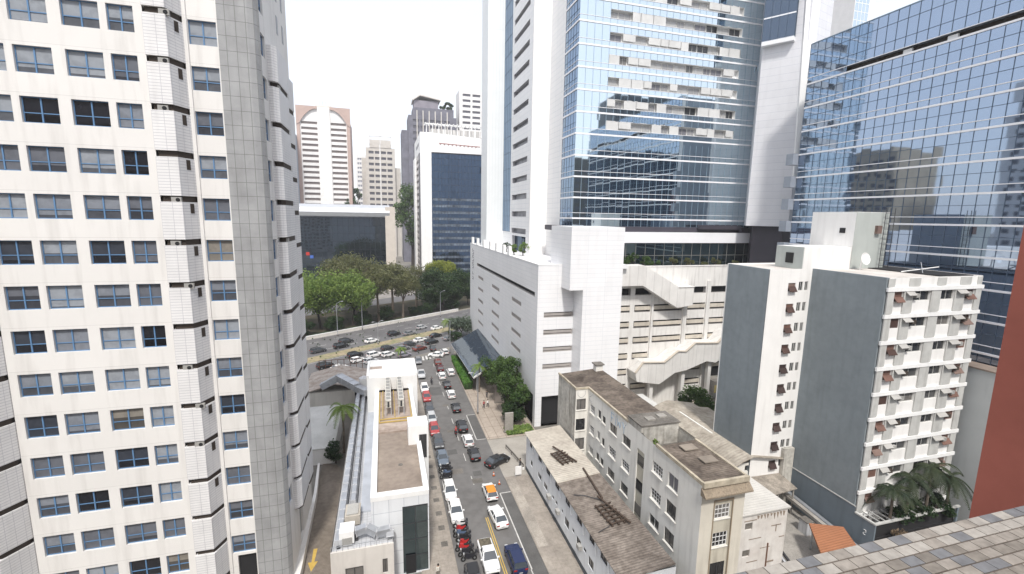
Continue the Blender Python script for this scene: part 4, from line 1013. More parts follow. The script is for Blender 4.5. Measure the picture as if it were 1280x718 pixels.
mb = MB(); wall(mb, 'S', 34.6, 34.15, 41.0, 0, 9.8, [(35.55, 36.5, 8.0, 8.8), (35.55, 36.5, 4.85, 5.65)], 0.15, 0, 0, 1); wall(mb, 'E', 41.0, 34.6, 44, 0, 9.8)
mb.build('wall', [BRICKP, CONCDARK], t)
mb = MB()
rng = random.Random(3)
for k in range(9):
    x = 37.0+k*0.42; mb.prism_y([(x, 9.5), (x+0.3, 9.45), (x+0.22, 9.5-rng.uniform(.2, .8)), (x+0.1, 9.4-rng.uniform(.1, .5))], 34.57, 34.596)
for x0, z0, w_, h_ in ((35.4, 9.0, 1.6, .1), (36.2, 6.8, 1.6, .08), (39.0, 7.9, 1.3, .1), (39.6, 7.2, .12, .8), (37.8, 5.5, 1.3, .07), (36.2, 4.1, 1.4, .1), (40.2, 6.4, .7, .1), (38.9, 3.6, .9, .2)): mb.box(x0, x0+w_, 34.575, 34.596, z0, z0+h_)
mb.build('bare_patch', mat('exposed_render', (0.30, 0.24, 0.19), 0.95, var=0.2, scale=2), t)
MB().box(38.7, 38.82, 34.5, 34.59, 2.0, 6.0).build('downpipe', mat('rust', (0.18, 0.1, 0.07)), t)
MB().prism([(34.15, 34.4), (41.2, 34.4), (41.2, 44), (34.15, 44)], 9.8, [9.95, 9.95, 10.05, 10.05]).build('roof', ROOF_ANNEX, t)
# shed with shallow pitched sheet roof behind
t = thing('warehouse', 'long shed with a weathered sheet roof and white gable behind the old block', 'building', (49, 56, 0))
mb = MB(); wall(mb, 'S', 47.2, 45.7, 52.6, 0, 6.9, [(47.4, 48.6, 5.6, 6.5), (49.9, 51.3, 5.6, 6.9)], 0.3, 0, 0, 1); wall(mb, 'W', 45.7, 47.2, 66, 0, 6.9); wall(mb, 'E', 52.6, 47.2, 66, 0, 6.9)
mb.build('wall', [W_OLD, DARK], t)
mb = MB(); arc = [(45.2, 6.95), (46.3, 7.5), (47.8, 7.95), (48.3, 7.98), (53.4, 7.0)]
mb.prism_y([(x, z) for x, z in arc]+[(x, z+0.12) for x, z in arc[::-1]], 46.5, 66.5); mb.build('roof', ROOF_BARREL, t)
mb = MB(); mb.prism_y([(45.8, 6.9)]+[(x, z-0.02) for x, z in arc[1:-1]]+[(52.5, 6.9)], 47.25, 47.4); mb.build('gable', CONCDARK, t)
t = thing('lean_to', 'ragged lean-to of grey sheets below the shed gable', 'shed', (49, 45, 0))
MB().prism([(46.0, 43.0), (53.6, 44.2), (53.4, 47.0), (46.0, 47.0)], [4.3, 3.9, 4.6, 4.8], [4.4, 4.0, 4.7, 4.9]).build('roof', mat('ragged_sheet', (0.38, 0.34, 0.29), 0.95, var=0.25, scale=1.0, fine=0.5), t)
for x, y in ((46.3, 43.4), (53.2, 44.4), (50, 43.9)): MB().box(x, x+0.15, y, y+0.15, 0, 4.0).build('post', CONC, t)
t = thing('shed_extension', 'second low grey sheet roof between the shed and the grey building', 'shed', (55, 58, 0))
MB().prism([(53.0, 50.5), (56.5, 51.5), (56.5, 66), (53.0, 66)], [6.6, 6.0, 6.0, 6.6], [6.7, 6.1, 6.1, 6.7]).build('roof', ROOF_BARREL, t)
MB().box(53.2, 56.3, 51.6, 65.8, 0, 5.95).build('wall', W_OLD, t)
t = thing('boundary_wall', 'stained concrete boundary wall at the foot of the grey building', 'wall', (47, 48, 0))
MB().box(53.2, 54.9, 46.4, 46.95, 0, 8.6).build('end_wall', OLDDIRTY, t); MB().box(47.3, 47.9, 54, 62, 0, 8.0).build('wall', OLDWALL, t)
t = thing('service_building', 'cluster of low white flat-roofed service buildings behind the old block', 'building', (50, 72, 0))
MB().box(38, 49.5, 68, 76.5, 0, 5.2).build('wall', WHITE, t); MB().box(42, 54.5, 66.6, 71, 0, 3.6).build('side_wall', W_OLD, t); MB().box(38.2, 49.3, 68.2, 76.3, 5.2, 5.35).build('roof', mat('white_membrane', (0.6, 0.6, 0.58)), t)
t = thing('garage_opening', 'dark garage entrance under the stairs beside a yellow loading bay', 'garage', (71, 81.9, 4))
MB().box(68.7, 73.9, 81.86, 81.93, 5.5, 8.2).build('opening', DARK, t); MB().box(68.4, 74.2, 78.5, 81.9, 2.9, 5.4).build('loading_dock', CONC, t); MB().box(68.4, 71.5, 78.35, 78.5, 2.9, 4.6).build('dock_edge', mat('faded_yellow', (0.62, 0.52, 0.22), 0.8, var=0.1), t)  # black sheet on the wall face stands for the garage's inner shade

# ------------------------------------------------------------------ grey residential building
def build_residential():
    T = thing('residential_building', 'ten-storey block with slate grey side walls and a white front of brown shuttered windows', 'building', (62, 46, 0))
    ZT, P = 33.9, 3.14
    MB().box(55.0, 55.4, 37.6, 47.1, 0, ZT).build('side_wall', GREYPAINT, T)
    MB().box(48.0, 48.4, 47.1, 54.4, 0, ZT-0.05).build('side_wall', GREYPAINT, T)
    MB().box(54.94, 55.0, 37.45, 47.0, 0, 5.55).build('lower_band', mat('grey_paint_dark', (0.15, 0.185, 0.215), 0.75, var=0.05, streak=0.2), T)
    MB().box(54.9, 54.99, 37.4, 47.05, 5.56, 5.68).build('ledge', PANELGREY, T)
    # white return with small windows
    fl = [26.4-2.86*0 - P*0.9*k for k in range(0, 8)]
    fl = [26.42-2.80*k for k in range(-3, 9)]
    op = []
    for z in fl:
        if z < 2: continue
        if z > ZT-0.5: continue
        op += [(51.2, 52.4, z-1.1, z), (52.95, 53.65, z-1.05, z+0.15), (53.95, 54.5, z-1.05, z+0.15)]
    mb = MB(); wall(mb, 'S', 47.0, 48.0, 55.0, 0, ZT, op, 0.18); mb.build('return_wall', W_RES, T)
    for q in op:
        if q[1]-q[0] > 1: 
            MB().box(q[0], q[1], 47.1, 47.16, q[2], q[3]).build('shutter', SHUT2 if q[3] < 22 else SHUTTER, T)
            f = MB(); f.prism_x([(46.99, q[3]-0.45), (46.99, q[3]-0.52), (46.60, q[2]-0.05), (46.60, q[2]+0.03)], q[0], q[1]); f.build('flap', SHUT2 if q[3] < 22 else SHUTTER, T)
        else: window(T, 'S', 47.0, *q, 0.18, 'grey', PANE_DARK)
    # balcony front
    X0, X1, Y = 55.0, 70.8, 37.5
    op = []; wt = []
    for k in range(11):
        zt = 32.25-P*k
        if zt < 2.5: break
        for a, b, kind in ((56.3, 57.65, 'sh'), (59.3, 62.1, 'w'), (63.85, 66.1, 'w'), (67.95, 69.6, 'sh')): op.append((a, b, zt-1.15, zt)); wt.append((a, b, zt-1.15, zt, kind, k))
    mb = MB(); wall(mb, 'S', Y, X0+0.4, X1, 0, ZT, op, 0.25); wall(mb, 'E', X1, Y, 54.4, 0, ZT)
    mb.build('front_wall', W_RES, T)
    rng = random.Random(11)
    for a, b, p, q, kind, k in wt:
        if kind == 'w': window(T, 'S', Y, a, b, p, q, 0.25, 'grey', PANE_DARK)
        else:
            if (k*7+int(a)) % 3: 
                MB().box(a, b, Y+0.12, Y+0.18, p, q).build('shutter', SHUTTER, T)
                f = MB(); o = rng.uniform(0.3, 0.6); f.prism_x([(Y-0.02, p+0.55), (Y-0.02, p+0.5), (Y-o, p-0.05), (Y-o, p+0.02)], a, b); f.build('flap', SHUTTER, T)
            else: MB().box(a, b, Y+0.05, Y+0.12, p, q).build('shutter', SHUTTER, T)
    z = ZT-1.1
    for k in range(11):
        zb = 32.32-P*k
        b = MB(); b.box(X0-0.02, X1+0.15, Y-0.22, Y-0.003, zb, zb+0.45); b.build('slab_edge', WHITE, T)
        for a, c in ((55.15, 56.15), (57.7, 59.2), (62.15, 63.75), (66.15, 67.85), (69.7, 70.75)):
            z1, z0 = zb-0.02, zb-P+0.5
            if z0 < 0: continue
            MB().box(a, c, Y-0.14, Y-0.004, z0, z1).build('grey_panel', PANELGREY, T)
        for a, c in ((57.9, 59.2), (66.3, 67.9)):     # projecting white air-conditioner shelves with metal flaps
            if zb < 4: continue
            f = MB(); f.prism_x([(Y-0.14, zb-0.03), (Y-0.60, zb-0.42), (Y-0.60, zb-0.48), (Y-0.14, zb-0.10)], a, c); f.build('awning', TINTROOF, T)
            f = MB(); f.box(c-0.05, c+0.55, Y-0.5, Y-0.15, zb-0.75, zb-0.3); f.build('air_conditioner', DARKBROWN if k % 2 else ACM, T)
    for a, c in ((55.15, 56.15), (58.4, 60.2), (63.0, 64.5), (66.9, 68.8), (69.9, 70.75)): MB().box(a, c, Y-0.06, Y-0.003, 32.85, 33.8).build('grey_panel', PANELGREY, T)
    # roofs
    MB().prism([(55.4, 37.6), (70.8, 37.6), (70.8, 54.4), (48.4, 54.4), (48.4, 47.1), (55.4, 47.1)], ZT-0.4, ZT-0.15).build('roof', mat('white_roof', (0.62, 0.58, 0.54), 0.85, var=0.12, fine=0.2), T)
    b = MB(); b.box(64.8, 70.5, 38.3, 52, ZT-0.14, ZT-0.02); b.build('roof_well_shade', DARK, T)  # flat near-black sheet stands for the shade of a well
    b = MB(); b.box(48.0, 70.8, 54.4, 54.6, 0, ZT); b.build('rear_wall', W_RES, T)
    # lift tower with ladder
    b = MB(); b.box(61.5, 67.6, 47.05, 53.6, ZT-0.15, 41.5); b.build('lift_tower', W_RES, T)
    b = MB(); b.box(61.52, 67.6, 47.0, 47.045, ZT-0.1, 41.45); b.build('lift_tower_front', GREENPAINT, T)
    MB().box(61.42, 61.495, 48.3, 49.1, 38.6, 39.3).build('lift_tower_window', DARK, T); MB().box(61.42, 61.495, 50.0, 51.4, 36.0, 36.35).build('vent', PANELGREY, T)
    b = MB()
    for x in (66.2, 67.0, 67.9): b.beam((x, 46.6, ZT-0.1), (x, 46.6, 42.1), 0.06, 0.06)
    for k in range(11): b.beam((66.2, 46.6, ZT+0.3+k*0.72), (67.9, 46.6, ZT+0.3+k*0.72), 0.05, 0.05)
    b.build('ladder', DARKMETAL, T)
    b = MB(); b.box(65.1, 65.9, 46.6, 47.0, 38.6, 39.7); b.build('meter_box', SHUTTER, T)
    b = MB(); b.box(53.3, 61.45, 47.05, 51.4, ZT-0.15, 36.75); b.build('roof_room', W_RES, T)
    b = MB(); b.box(53.2, 53.29, 47.1, 51.4, ZT-0.1, 36.72); b.build('roof_room_side', GREENPAINT, T)
    MB().box(53.12, 53.19, 48.5, 49.7, ZT+0.6, 35.9).build('roof_room_window', PANE_DARK, T)
    # ground terrace
    MB().box(55.2, 69.1, 35.3, 35.4, 0, 4.7).build('terrace_shade', DARK, T)  # near-black sheet paints the deep shade under the coping
    MB().box(54.94, 55.15, 34.95, 37.44, 0, 4.75).build('terrace_wall', mat('grey_paint_dark', (1, 1, 1)), T); MB().box(68.9, 69.2, 34.95, 35.15, 0, 4.75).build('terrace_wall', mat('grey_paint_dark', (1, 1, 1)), T)
    b = MB(); b.box(54.9, 69.3, 34.9, 35.2, 4.75, 4.93); b.box(54.9, 55.2, 35.2, 37.4, 4.75, 4.93); b.build('terrace_coping', PANELGREY, T)
    b = MB(); b.box(55.3, 69.2, 35.2, 37.4, 2.6, 2.8); b.build('terrace_floor', DARK, T)
    for k in range(15): MB().beam((56.2+k*0.87, 35.2, 4.72), (56.2+k*0.87, 37.45, 4.72), 0.12, 0.14).build('pergola_beam', PANELGREY, T)
    MB().box(55.3, 69.4, 29.0, 34.9, 0, 2.2).build('basement_roof', CONCDARK, T)
build_residential()
t = thing('satellite_dish', 'white satellite dish on the roof in front of the lift tower', 'antenna', (61.9, 45.8, 33.8))
mb = MB(); rings = []
for k in range(6):
    r = 0.8*k/5+0.01; h = 0.3*(k/5)**2
    rings.append([(61.9+r*cos(a*pi/8), 45.6-h*0.9-0.0+ r*sin(a*pi/8)*0.25, 35.4+r*sin(a*pi/8)-h*0.2) for a in range(16)])
mb.loft(rings, cap=False); mb.build('dish', WHITE, t, smooth=True); MB().tube([(61.9, 45.9, 33.75), (61.9, 45.8, 35.3)], 0.09, 8).build('mast', WHITE, t); MB().tube([(61.9, 45.6, 35.4), (61.9, 44.7, 35.5)], 0.03, 6).build('feed_arm', METAL, t)
t = thing('roof_antenna', 'thin aerial mast lying at an angle on the white roof', 'antenna', (66, 41, 33.8))
MB().tube([(64.6, 42.6, 33.85), (67.4, 40.2, 34.7)], 0.07, 6).build('mast', WHITE, t); MB().tube([(66, 41, 33.8), (66, 41.4, 35.2)], 0.04, 6).build('stay', METAL, t)

# grey house with white edge between the residential block and the red wall
t = thing('grey_house', 'pale grey wall with a white edge beside the red wall', 'building', (70, 34, 0))
MB().box(71.9, 72.2, 34.2, 38.5, 0, 22.0).build('side_wall', mat('pale_grey_paint', (0.46, 0.48, 0.48), 0.8, var=0.04, streak=0.2), t)
MB().box(71.9, 74.4, 33.9, 34.2, 0, 22.0).build('front_wall', W_RES, t); MB().box(71.8, 74.6, 33.8, 45, 22.0, 22.2).build('roof', mat('brown_sheets', (0.30, 0.24, 0.2), 0.9, var=0.2), t)
# red wall
t = thing('red_building', 'plain brick-red rendered wall rising at the right edge', 'building', (15, 0, 0))
MB().prism([(20.0, 9.79), (20.3, 9.79), (20.3, -11), (20.0, -11)], 0, 52).build('wall', RED, t); MB().box(20.31, 25, -11, 9.4, 0, 34).build('rear_wall', mat('render_grey', (0.4, 0.4, 0.4), .85), t)

# alley beside the old annex
t = thing('canopy_roof', 'small orange sheet roof in the alley beside the grey building', 'shelter', (50, 38, 0))
MB().prism([(46.9, 34.9), (51.4, 33.6), (53.1, 37.2), (49.6, 38.8)], [2.7, 2.7, 3.1, 3.1], [2.95, 2.95, 3.35, 3.35]).build('roof', TERRA, t)
for x, y in ((47.4, 35.2), (51.1, 34.1), (52.6, 37.0), (49.7, 38.3)): MB().box(x, x+0.12, y, y+0.12, 0, 2.8).build('post', METAL, t)
for k in range(2):
    x = 53.1+k*1.1
    o = MB().beam((x, 36.0, 1.5-k*0.3), (x+0.3, 46.2, 2.2-k*0.3), 0.55, 0.4).build('gutter', METAL if k else CONC); tag(o, ['pale concrete channel running along the foot of the grey wall', 'metal gutter running beside the concrete channel in the alley'][k], 'gutter')
rng = random.Random(9)
for k, (x, y, lab, m_) in enumerate(((43.0, 41.5, 'grey metal cabinet in the alley below the white annex', METAL), (44.6, 39.6, 'dark bin in the alley near the orange roof', DARKMETAL), (46.1, 41.3, 'pale crate behind the orange roof in the alley', CONC), (51.9, 41.0, 'grey machine casing by the gutter in the alley', METALW))):
    t = thing('storage_box', lab, 'box', (x, y, 0)); h = 0.9+0.3*k % 1
    MB().box(x-0.5, x+0.5, y-0.6, y+0.6, 0, h).build('body', m_, t); MB().box(x-0.56, x+0.56, y-0.66, y+0.66, h, h+0.08).build('lid', CONCDARK, t)
for k in range(5):
    o = MB().beam((42.2+k*0.62, 36.0, 0.5), (44.4+k*0.62, 43.0, 0.6), 0.28, 0.2).build('metal_bar', METALW if k % 2 else DARKMETAL); tag(o, ['outermost metal bar in the stack lying in the alley nearest the white annex', 'second bar from the annex in the alley stack', 'middle bar of the alley stack', 'fourth bar from the annex in the alley stack', 'bar of the alley stack nearest the orange roof'][k], 'bar', 'metal bars lying in the alley')

# own roof: mosaic-tiled ledge in the foreground
def build_ledge():
    T = thing('tiled_ledge', 'mosaic of cream and grey tiles along the edge of the roof in the foreground', 'ledge', (2, 1, 38))
    rng = random.Random(5); z = 38.4; YE = 1.5
    cols = [mat('tile_cream', (0.36, 0.335, 0.30), 0.55, var=0.12, scale=9, fine=0.3, finescale=30), mat('tile_beige', (0.30, 0.27, 0.235), 0.55, var=0.15, scale=9, fine=0.35, finescale=30), mat('tile_grey', (0.175, 0.178, 0.185), 0.5, var=0.12, scale=9, fine=0.3, finescale=30), mat('tile_brown', (0.235, 0.21, 0.18), 0.6, var=0.18, scale=7, fine=0.4, finescale=30)]
    b = MB(); y = YE-0.003; row = 0
    while y > 0.75:
        d = 0.062 if row < 2 else 0.058
        x = 0.1+(row % 2)*0.05
        while x < 4.3:
            w = 0.098; r = rng.random()
            c = (2 if r < 0.27 else 0 if r < 0.8 else 1) if row < 2 else (2 if r < 0.12 else 3 if r < 0.5 else 1)
            h = rng.uniform(-0.0006, 0.0006)-0.0
            b.box(x, x+w-0.005, y-d+0.007, y, z-0.004, z+0.004+h, c)
            x += w
        y -= d
        row += 1
    b.build('tiles', cols, T)
    MB().box(0.05, 4.4, 0.7, YE, z-0.25, z+0.0015).build('grout_bed', mat('dark_grout', (0.11, 0.09, 0.075), 0.95, var=0.2, scale=8), T)
build_ledge()
t = thing('own_building', 'body of the building under the camera', 'building', (0, -8, 0))
MB().box(-22, 4.41, -16, 0.7, 0, 38.1).build('wall', mat('own_cream', (0.55, 0.5, 0.42), 0.8), t)
# ------------------------------------------------------------------ vehicles
def carmat(name, col, rough=0.28, metal=0.0): return mat('paint_'+name, col, rough, metal=metal, var=0.02, spec=0.5)
PAINTS = {'white': (0.78, 0.78, 0.77), 'black': (0.018, 0.018, 0.02), 'charcoal': (0.045, 0.047, 0.05), 'darkgrey': (0.07, 0.072, 0.078), 'grey': (0.20, 0.205, 0.215), 'silver': (0.48, 0.49, 0.50),
          'red': (0.38, 0.05, 0.05), 'maroon': (0.15, 0.04, 0.03), 'darkred': (0.09, 0.02, 0.022), 'navy': (0.012, 0.022, 0.075), 'bluegrey': (0.13, 0.16, 0.20), 'greyviolet': (0.27, 0.26, 0.30), 'taxi': (0.78, 0.78, 0.77)}
CARGLASS = mat('car_glass', (0.045, 0.055, 0.065), 0.06, spec=0.9, var=0.0)
TYRE = mat('tyre', (0.02, 0.02, 0.02), 0.85); RIM = mat('rim', (0.35, 0.36, 0.37), 0.35, metal=0.7)
LAMPW = mat('lamp_clear', (0.6, 0.62, 0.63), 0.15); LAMPR = mat('lamp_red', (0.35, 0.02, 0.015), 0.2); PLATE = mat('plate', (0.45, 0.45, 0.44), 0.6); ORANGE = mat('orange_panel', (0.72, 0.26, 0.03), 0.5)
CAR = {}
SPEC = {  # length, width, roof z, belt z, profile stations (y fraction from rear, hood/belt z), greenhouse (rear base, rear roof, front roof, front base) as y fractions
    'sedan': (4.5, 1.76, 1.44, 0.93, [(0, .62), (.02, .86), (.05, .95), (.22, .97), (.66, .95), (.80, .88), (.95, .74), (.985, .62), (1, .5)], (.10, .26, .56, .74)),
    'hatch': (3.95, 1.70, 1.49, 0.95, [(0, .60), (.015, .88), (.05, .98), (.22, .97), (.66, .95), (.80, .90), (.95, .76), (.985, .62), (1, .5)], (.02, .12, .55, .76)),
    'suv': (4.45, 1.84, 1.66, 1.05, [(0, .70), (.015, 1.0), (.05, 1.07), (.22, 1.07), (.66, 1.05), (.80, 1.0), (.95, .88), (.985, .72), (1, .55)], (.02, .09, .56, .74)),
    'pickup': (5.1, 1.84, 1.70, 1.05, [(0, .65), (.01, 1.0), (.03, 1.02), (.36, 1.02), (.68, 1.04), (.82, 1.0), (.95, .90), (.985, .75), (1, .55)], (.37, .42, .60, .74)),
}
def car_meshes(kind):
    if kind in CAR: return CAR[kind]
    L, Wd, ZR, ZB, prof, gh = SPEC[kind]; hw = Wd/2
    def ring(y, zt, taper):
        w = hw*taper; zl = 0.22 if 0.03 < (y/L+.5) < .97 else 0.34
        pts = [(-w*.90, zl), (-w, zl+.14), (-w*1.0, zt-.26), (-w*.965, zt-.08), (-w*.86, zt), (0, zt+.025), (w*.86, zt), (w*.965, zt-.08), (w*1.0, zt-.26), (w, zl+.14), (w*.90, zl)]
        return [(x, y, z) for x, z in pts]
    rings = []
    for fy, zt in prof:
        tp = 0.80 if fy in (0, 1) else 0.9 if fy in (.02, .015, .01, .985) else 0.97 if fy in (.05, .03, .95) else 1.0
        rings.append(ring(-L/2+fy*L, zt, tp))
    b = MB(); b.loft(rings)
    # wheel arches: flat black patches stand for the shaded wells, just proud of the flank
    ya, yb = -L/2+L*.185, -L/2+L*.815
    arch = MB()
    for y in (ya, yb):
        for sx in (-1, 1):
            i = len(arch.v); arch.v.append((sx*(hw+.003), y, .34))
            n = 12
            for k in range(n+1):
                a = pi*k/n; arch.v.append((sx*(hw+.003), y+.40*cos(a), .33+.38*sin(a)))
            for k in range(n): arch.f.append((i, i+1+k, i+2+k) if sx > 0 else (i, i+2+k, i+1+k)); arch.m.append(0)
    # greenhouse
    yr0, yr1, yf1, yf0 = [-L/2+f*L for f in gh]
    wb, wt = hw*.90, hw*.70
    zb = ZB-0.02; zt = ZR-.05
    g = MB(); lo = [(-wb, yr0, zb+.02), (wb, yr0, zb+.02), (wb*.98, yf0, zb-.01), (-wb*.98, yf0, zb-.01)]; hi = [(-wt, yr1, zt), (wt, yr1, zt), (wt*.97, yf1, zt), (-wt*.97, yf1, zt)]
    g.loft([lo, hi])
    r = MB(); e = .035
    r.loft([[(-wt-e, yr1-.05, zt-.02), (wt+e, yr1-.05, zt-.02), (wt+e, yf1+.05, zt-.02), (-wt-e, yf1+.05, zt-.02)],
            [(-wt-.01, yr1-.02, zt+.03), (wt+.01, yr1-.02, zt+.03), (wt, yf1+.02, zt+.03), (-wt, yf1+.02, zt+.03)],
            [(-wt*.82, yr1+.12, zt+.06), (wt*.82, yr1+.12, zt+.06), (wt*.8, yf1-.1, zt+.06), (-wt*.8, yf1-.1, zt+.06)]])
    p = MB()
    for sx in (-1, 1):
        for (y0, y1) in ((yr0, yr1), (yf0, yf1), ((yr0*.5+yf0*.5)-.05, (yr1+yf1)/2)):
            p.beam((sx*(wb+.008), y0, zb), (sx*(wt+.02), y1, zt), .07, .05)
        p.beam((sx*(wb+.01), yr0+.1, zb+.01), (sx*(wb+.01), yf0-.1, zb), .05, .05)
    wheel = MB(); n = 16
    def disc(x, r0, m, flip):
        i = len(wheel.v); wheel.v.append((x, 0, 0)); wheel.v += [(x, r0*cos(2*pi*k/n), r0*sin(2*pi*k/n)) for k in range(n)]
        for k in range(n):
            a, c = i+1+k, i+1+(k+1) % n; wheel.f.append((i, a, c) if not flip else (i, c, a)); wheel.m.append(m)
    wheel.tube([(-.10, 0, 0), (.10, 0, 0)], .32, n, 0); disc(.104, .2, 1, False); disc(-.104, .2, 1, True)
    lamp = MB(); lamp.box(-.18, .18, -.05, .05, -.07, .07)
    mir = MB(); mir.box(-.1, .1, -.06, .06, -.07, .07)
    pl = MB(); pl.box(-.2, .2, -.012, .012, -.06, .06)
    bed = None
    if kind == 'pickup':
        bed = MB(); bed.box(-hw*.78, hw*.78, -L/2+.12, yr0-.1, 1.03, 1.045)
    CAR[kind] = dict(b=b, arch=arch, g=g.mesh('windows', CARGLASS), r=r, p=p, wheel=wheel.mesh('wheel', [TYRE, RIM]), lampw=lamp.mesh('headlight', LAMPW), lampr=lamp.mesh('taillight', LAMPR), mir=mir, plate=pl.mesh('number_plate', PLATE), bed=bed, ya=ya, yb=yb, L=L, hw=hw, cache={})
    return CAR[kind]
def place_car(x, y, rz, kind, colour, label, group):
    c = car_meshes(kind)
    if colour not in c['cache']:
        pm = carmat(colour, PAINTS[colour], 0.28 if colour != 'silver' else 0.3)
        c['cache'][colour] = (c['b'].mesh('body', pm, smooth=False), c['r'].mesh('roof', ORANGE if colour == 'taxi' else pm), c['p'].mesh('pillar', DARKMETAL if colour in ('black', 'charcoal') else pm), c['mir'].mesh('wing_mirror', pm), c['arch'].mesh('wheel_arch', TYRE))
    body, roof, pil, mir, arch = c['cache'][colour]
    t = thing('pickup_truck' if kind == 'pickup' else 'parked_car' if group.startswith('cars parked') else 'car', label, 'pickup' if kind == 'pickup' else 'car', (x, y, 0.018), rz, group)
    def put(n, me, loc=(0, 0, 0), rz_=0):
        o = bpy.data.objects.new(n, me); COL.objects.link(o); o.parent = t; o.location = loc; o.rotation_euler = (0, 0, rz_); return o
    bo = put('body', body); put('windows', c['g']); put('roof', roof); put('pillars', pil); put('wheel_arches', arch)
    for yy in (c['ya'], c['yb']):
        for sx in (-1, 1): put('wheel', c['wheel'], (sx*(c['hw']-.085), yy, .32))
    L, hw = c['L'], c['hw']
    zl = .78 if kind in ('suv', 'pickup') else .66
    for sx in (-1, 1):
        put('headlight', c['lampw'], (sx*hw*.66, L/2-.10, zl)); put('taillight', c['lampr'], (sx*hw*.70, -L/2+.045, zl+.1)); put('wing_mirror', mir, (sx*(hw+.08), L*.18, 1.0))
    put('number_plate', c['plate'], (0, -L/2-.01, .55))
    if c['bed']:
        if 'bedm' not in c: c['bedm'] = c['bed'].mesh('load_bed', mat('load_bed', (0.16, 0.14, 0.10), 0.9, var=0.3, scale=3))
        put('load_bed', c['bedm'])
    if colour == 'taxi':
        k = MB(); k.box(-.42, .42, -1.75, -1.5, .985, 1.0); o = put('orange_panel', k.mesh('orange_panel', ORANGE))
    return t
GA = 'cars on the avenue'; GS = 'cars queuing in the street'; GP = 'cars parked along the left kerb'
AVR = math.atan2(AV.y, AV.x)-pi/2
for x, y, k, c, lab in (
    (-19.2, 138.1, 'suv', 'darkgrey', 'dark grey car leftmost on the far carriageway beside the white tower'),
    (-13.3, 141.6, 'suv', 'black', 'black car in the nearer lane next to the second lamp post on the far carriageway'),
    (-12.2, 147.0, 'suv', 'charcoal', 'charcoal car just behind the black one near the lamp post'),
    (-4.5, 145.8, 'sedan', 'white', 'lone white saloon in the middle of the far carriageway'),
    (2.5, 153.1, 'suv', 'black', 'black car on the far carriageway ahead of the grey saloon'),
    (7.6, 152.8, 'sedan', 'grey', 'grey saloon following the black car on the far carriageway'),
    (12.2, 160.4, 'hatch', 'silver', 'silver hatchback by the far wall of the avenue'),
    (17.3, 158.3, 'sedan', 'white', 'white saloon rightmost on the far carriageway beside the palm'),
    (-15.6, 123.3, 'suv', 'black', 'black car at the left end of the near carriageway queue'),
    (-12.0, 120.9, 'sedan', 'white', 'white saloon beside the leftmost black car on the near carriageway'),
    (-8.6, 131.4, 'suv', 'black', 'black car behind two pale cars on the near carriageway'),
    (-7.7, 126.6, 'hatch', 'white', 'white hatchback in front of the black car on the near carriageway'),
    (-4.2, 125.0, 'hatch', 'silver', 'silver hatchback partly behind the raised white roof block'),
    (-3.4, 130.3, 'suv', 'white', 'white car in the middle of the near carriageway'),
    (0.4, 129.9, 'hatch', 'white', 'white hatchback just right of the larger white car on the near carriageway'),
    (0.2, 136.6, 'hatch', 'charcoal', 'charcoal hatchback beside the dry median'),
    (4.6, 135.4, 'sedan', 'grey', 'grey saloon waiting beside the median'),
    (4.8, 128.4, 'hatch', 'greyviolet', 'violet grey hatchback near the zebra crossing'),
    (7.0, 139.3, 'hatch', 'charcoal', 'charcoal hatchback next to the white saloon by the median'),
    (9.6, 134.2, 'sedan', 'maroon', 'reddish brown saloon above the zebra crossing'),
    (10.3, 143.6, 'sedan', 'white', 'white saloon behind the reddish brown one'),
    (15.9, 148.2, 'sedan', 'black', 'black saloon farthest up the junction beside the palm'),
    (13.8, 140.4, 'suv', 'black', 'black car in the middle of the junction'),
    (19.8, 143.6, 'sedan', 'grey', 'grey saloon turning by the planting at the junction')):
    place_car(x, y, AVR, k, c, lab, GA)
for x, y, k, c, r, lab in (
    (13.4, 133.6, 'sedan', 'charcoal', 0, 'charcoal saloon crossing the zebra at the end of the street'),
    (13.6, 126.6, 'sedan', 'white', 70, 'white saloon turning across the mouth of the street'),
    (16.3, 129.0, 'hatch', 'white', 10, 'white hatchback at the right corner by the lamp post'),
    (13.3, 119.9, 'hatch', 'maroon', 0, 'brownish red hatchback third from the mouth of the street'),
    (13.3, 114.6, 'hatch', 'darkred', 0, 'very dark red hatchback behind the brownish one'),
    (13.1, 108.9, 'hatch', 'white', 0, 'white hatchback beside the start of the green hedge'),
    (15.6, 111.1, 'hatch', 'white', 0, 'white hatchback standing against the hedge in the right lane'),
    (13.5, 102.6, 'hatch', 'black', 0, 'small black hatchback between two white ones'),
    (13.6, 96.6, 'hatch', 'white', 0, 'white hatchback by the near end of the hedge'),
    (13.6, 89.2, 'hatch', 'black', 0, 'black hatchback alone opposite the street lamp'),
    (13.4, 80.5, 'suv', 'black', 0, 'large black car beside the red motorcycle'),
    (13.5, 74.8, 'hatch', 'white', 0, 'white hatchback with a dark roof opening behind the large black car'),
    (13.7, 69.9, 'hatch', 'black', 0, 'black hatchback last before the driveway'),
    (17.0, 66.9, 'sedan', 'black', -62, 'black saloon turning out of the driveway across the pavement'),
    (13.9, 58.9, 'hatch', 'taxi', 0, 'white car with an orange roof and tail panel'),
    (13.7, 53.3, 'sedan', 'white', 4, 'white saloon behind the orange-roofed car'),
    (10.9, 46.6, 'pickup', 'white', 180, 'white pickup truck facing the camera beside the yellow line'),
    (13.9, 45.4, 'suv', 'navy', 0, 'dark blue car at the bottom of the picture'),
    (8.6, 43.6, 'hatch', 'black', 180, 'black car at the bottom left kerb below the motorcycles')):
    place_car(x, y, radians(r), k, c, lab, GS)
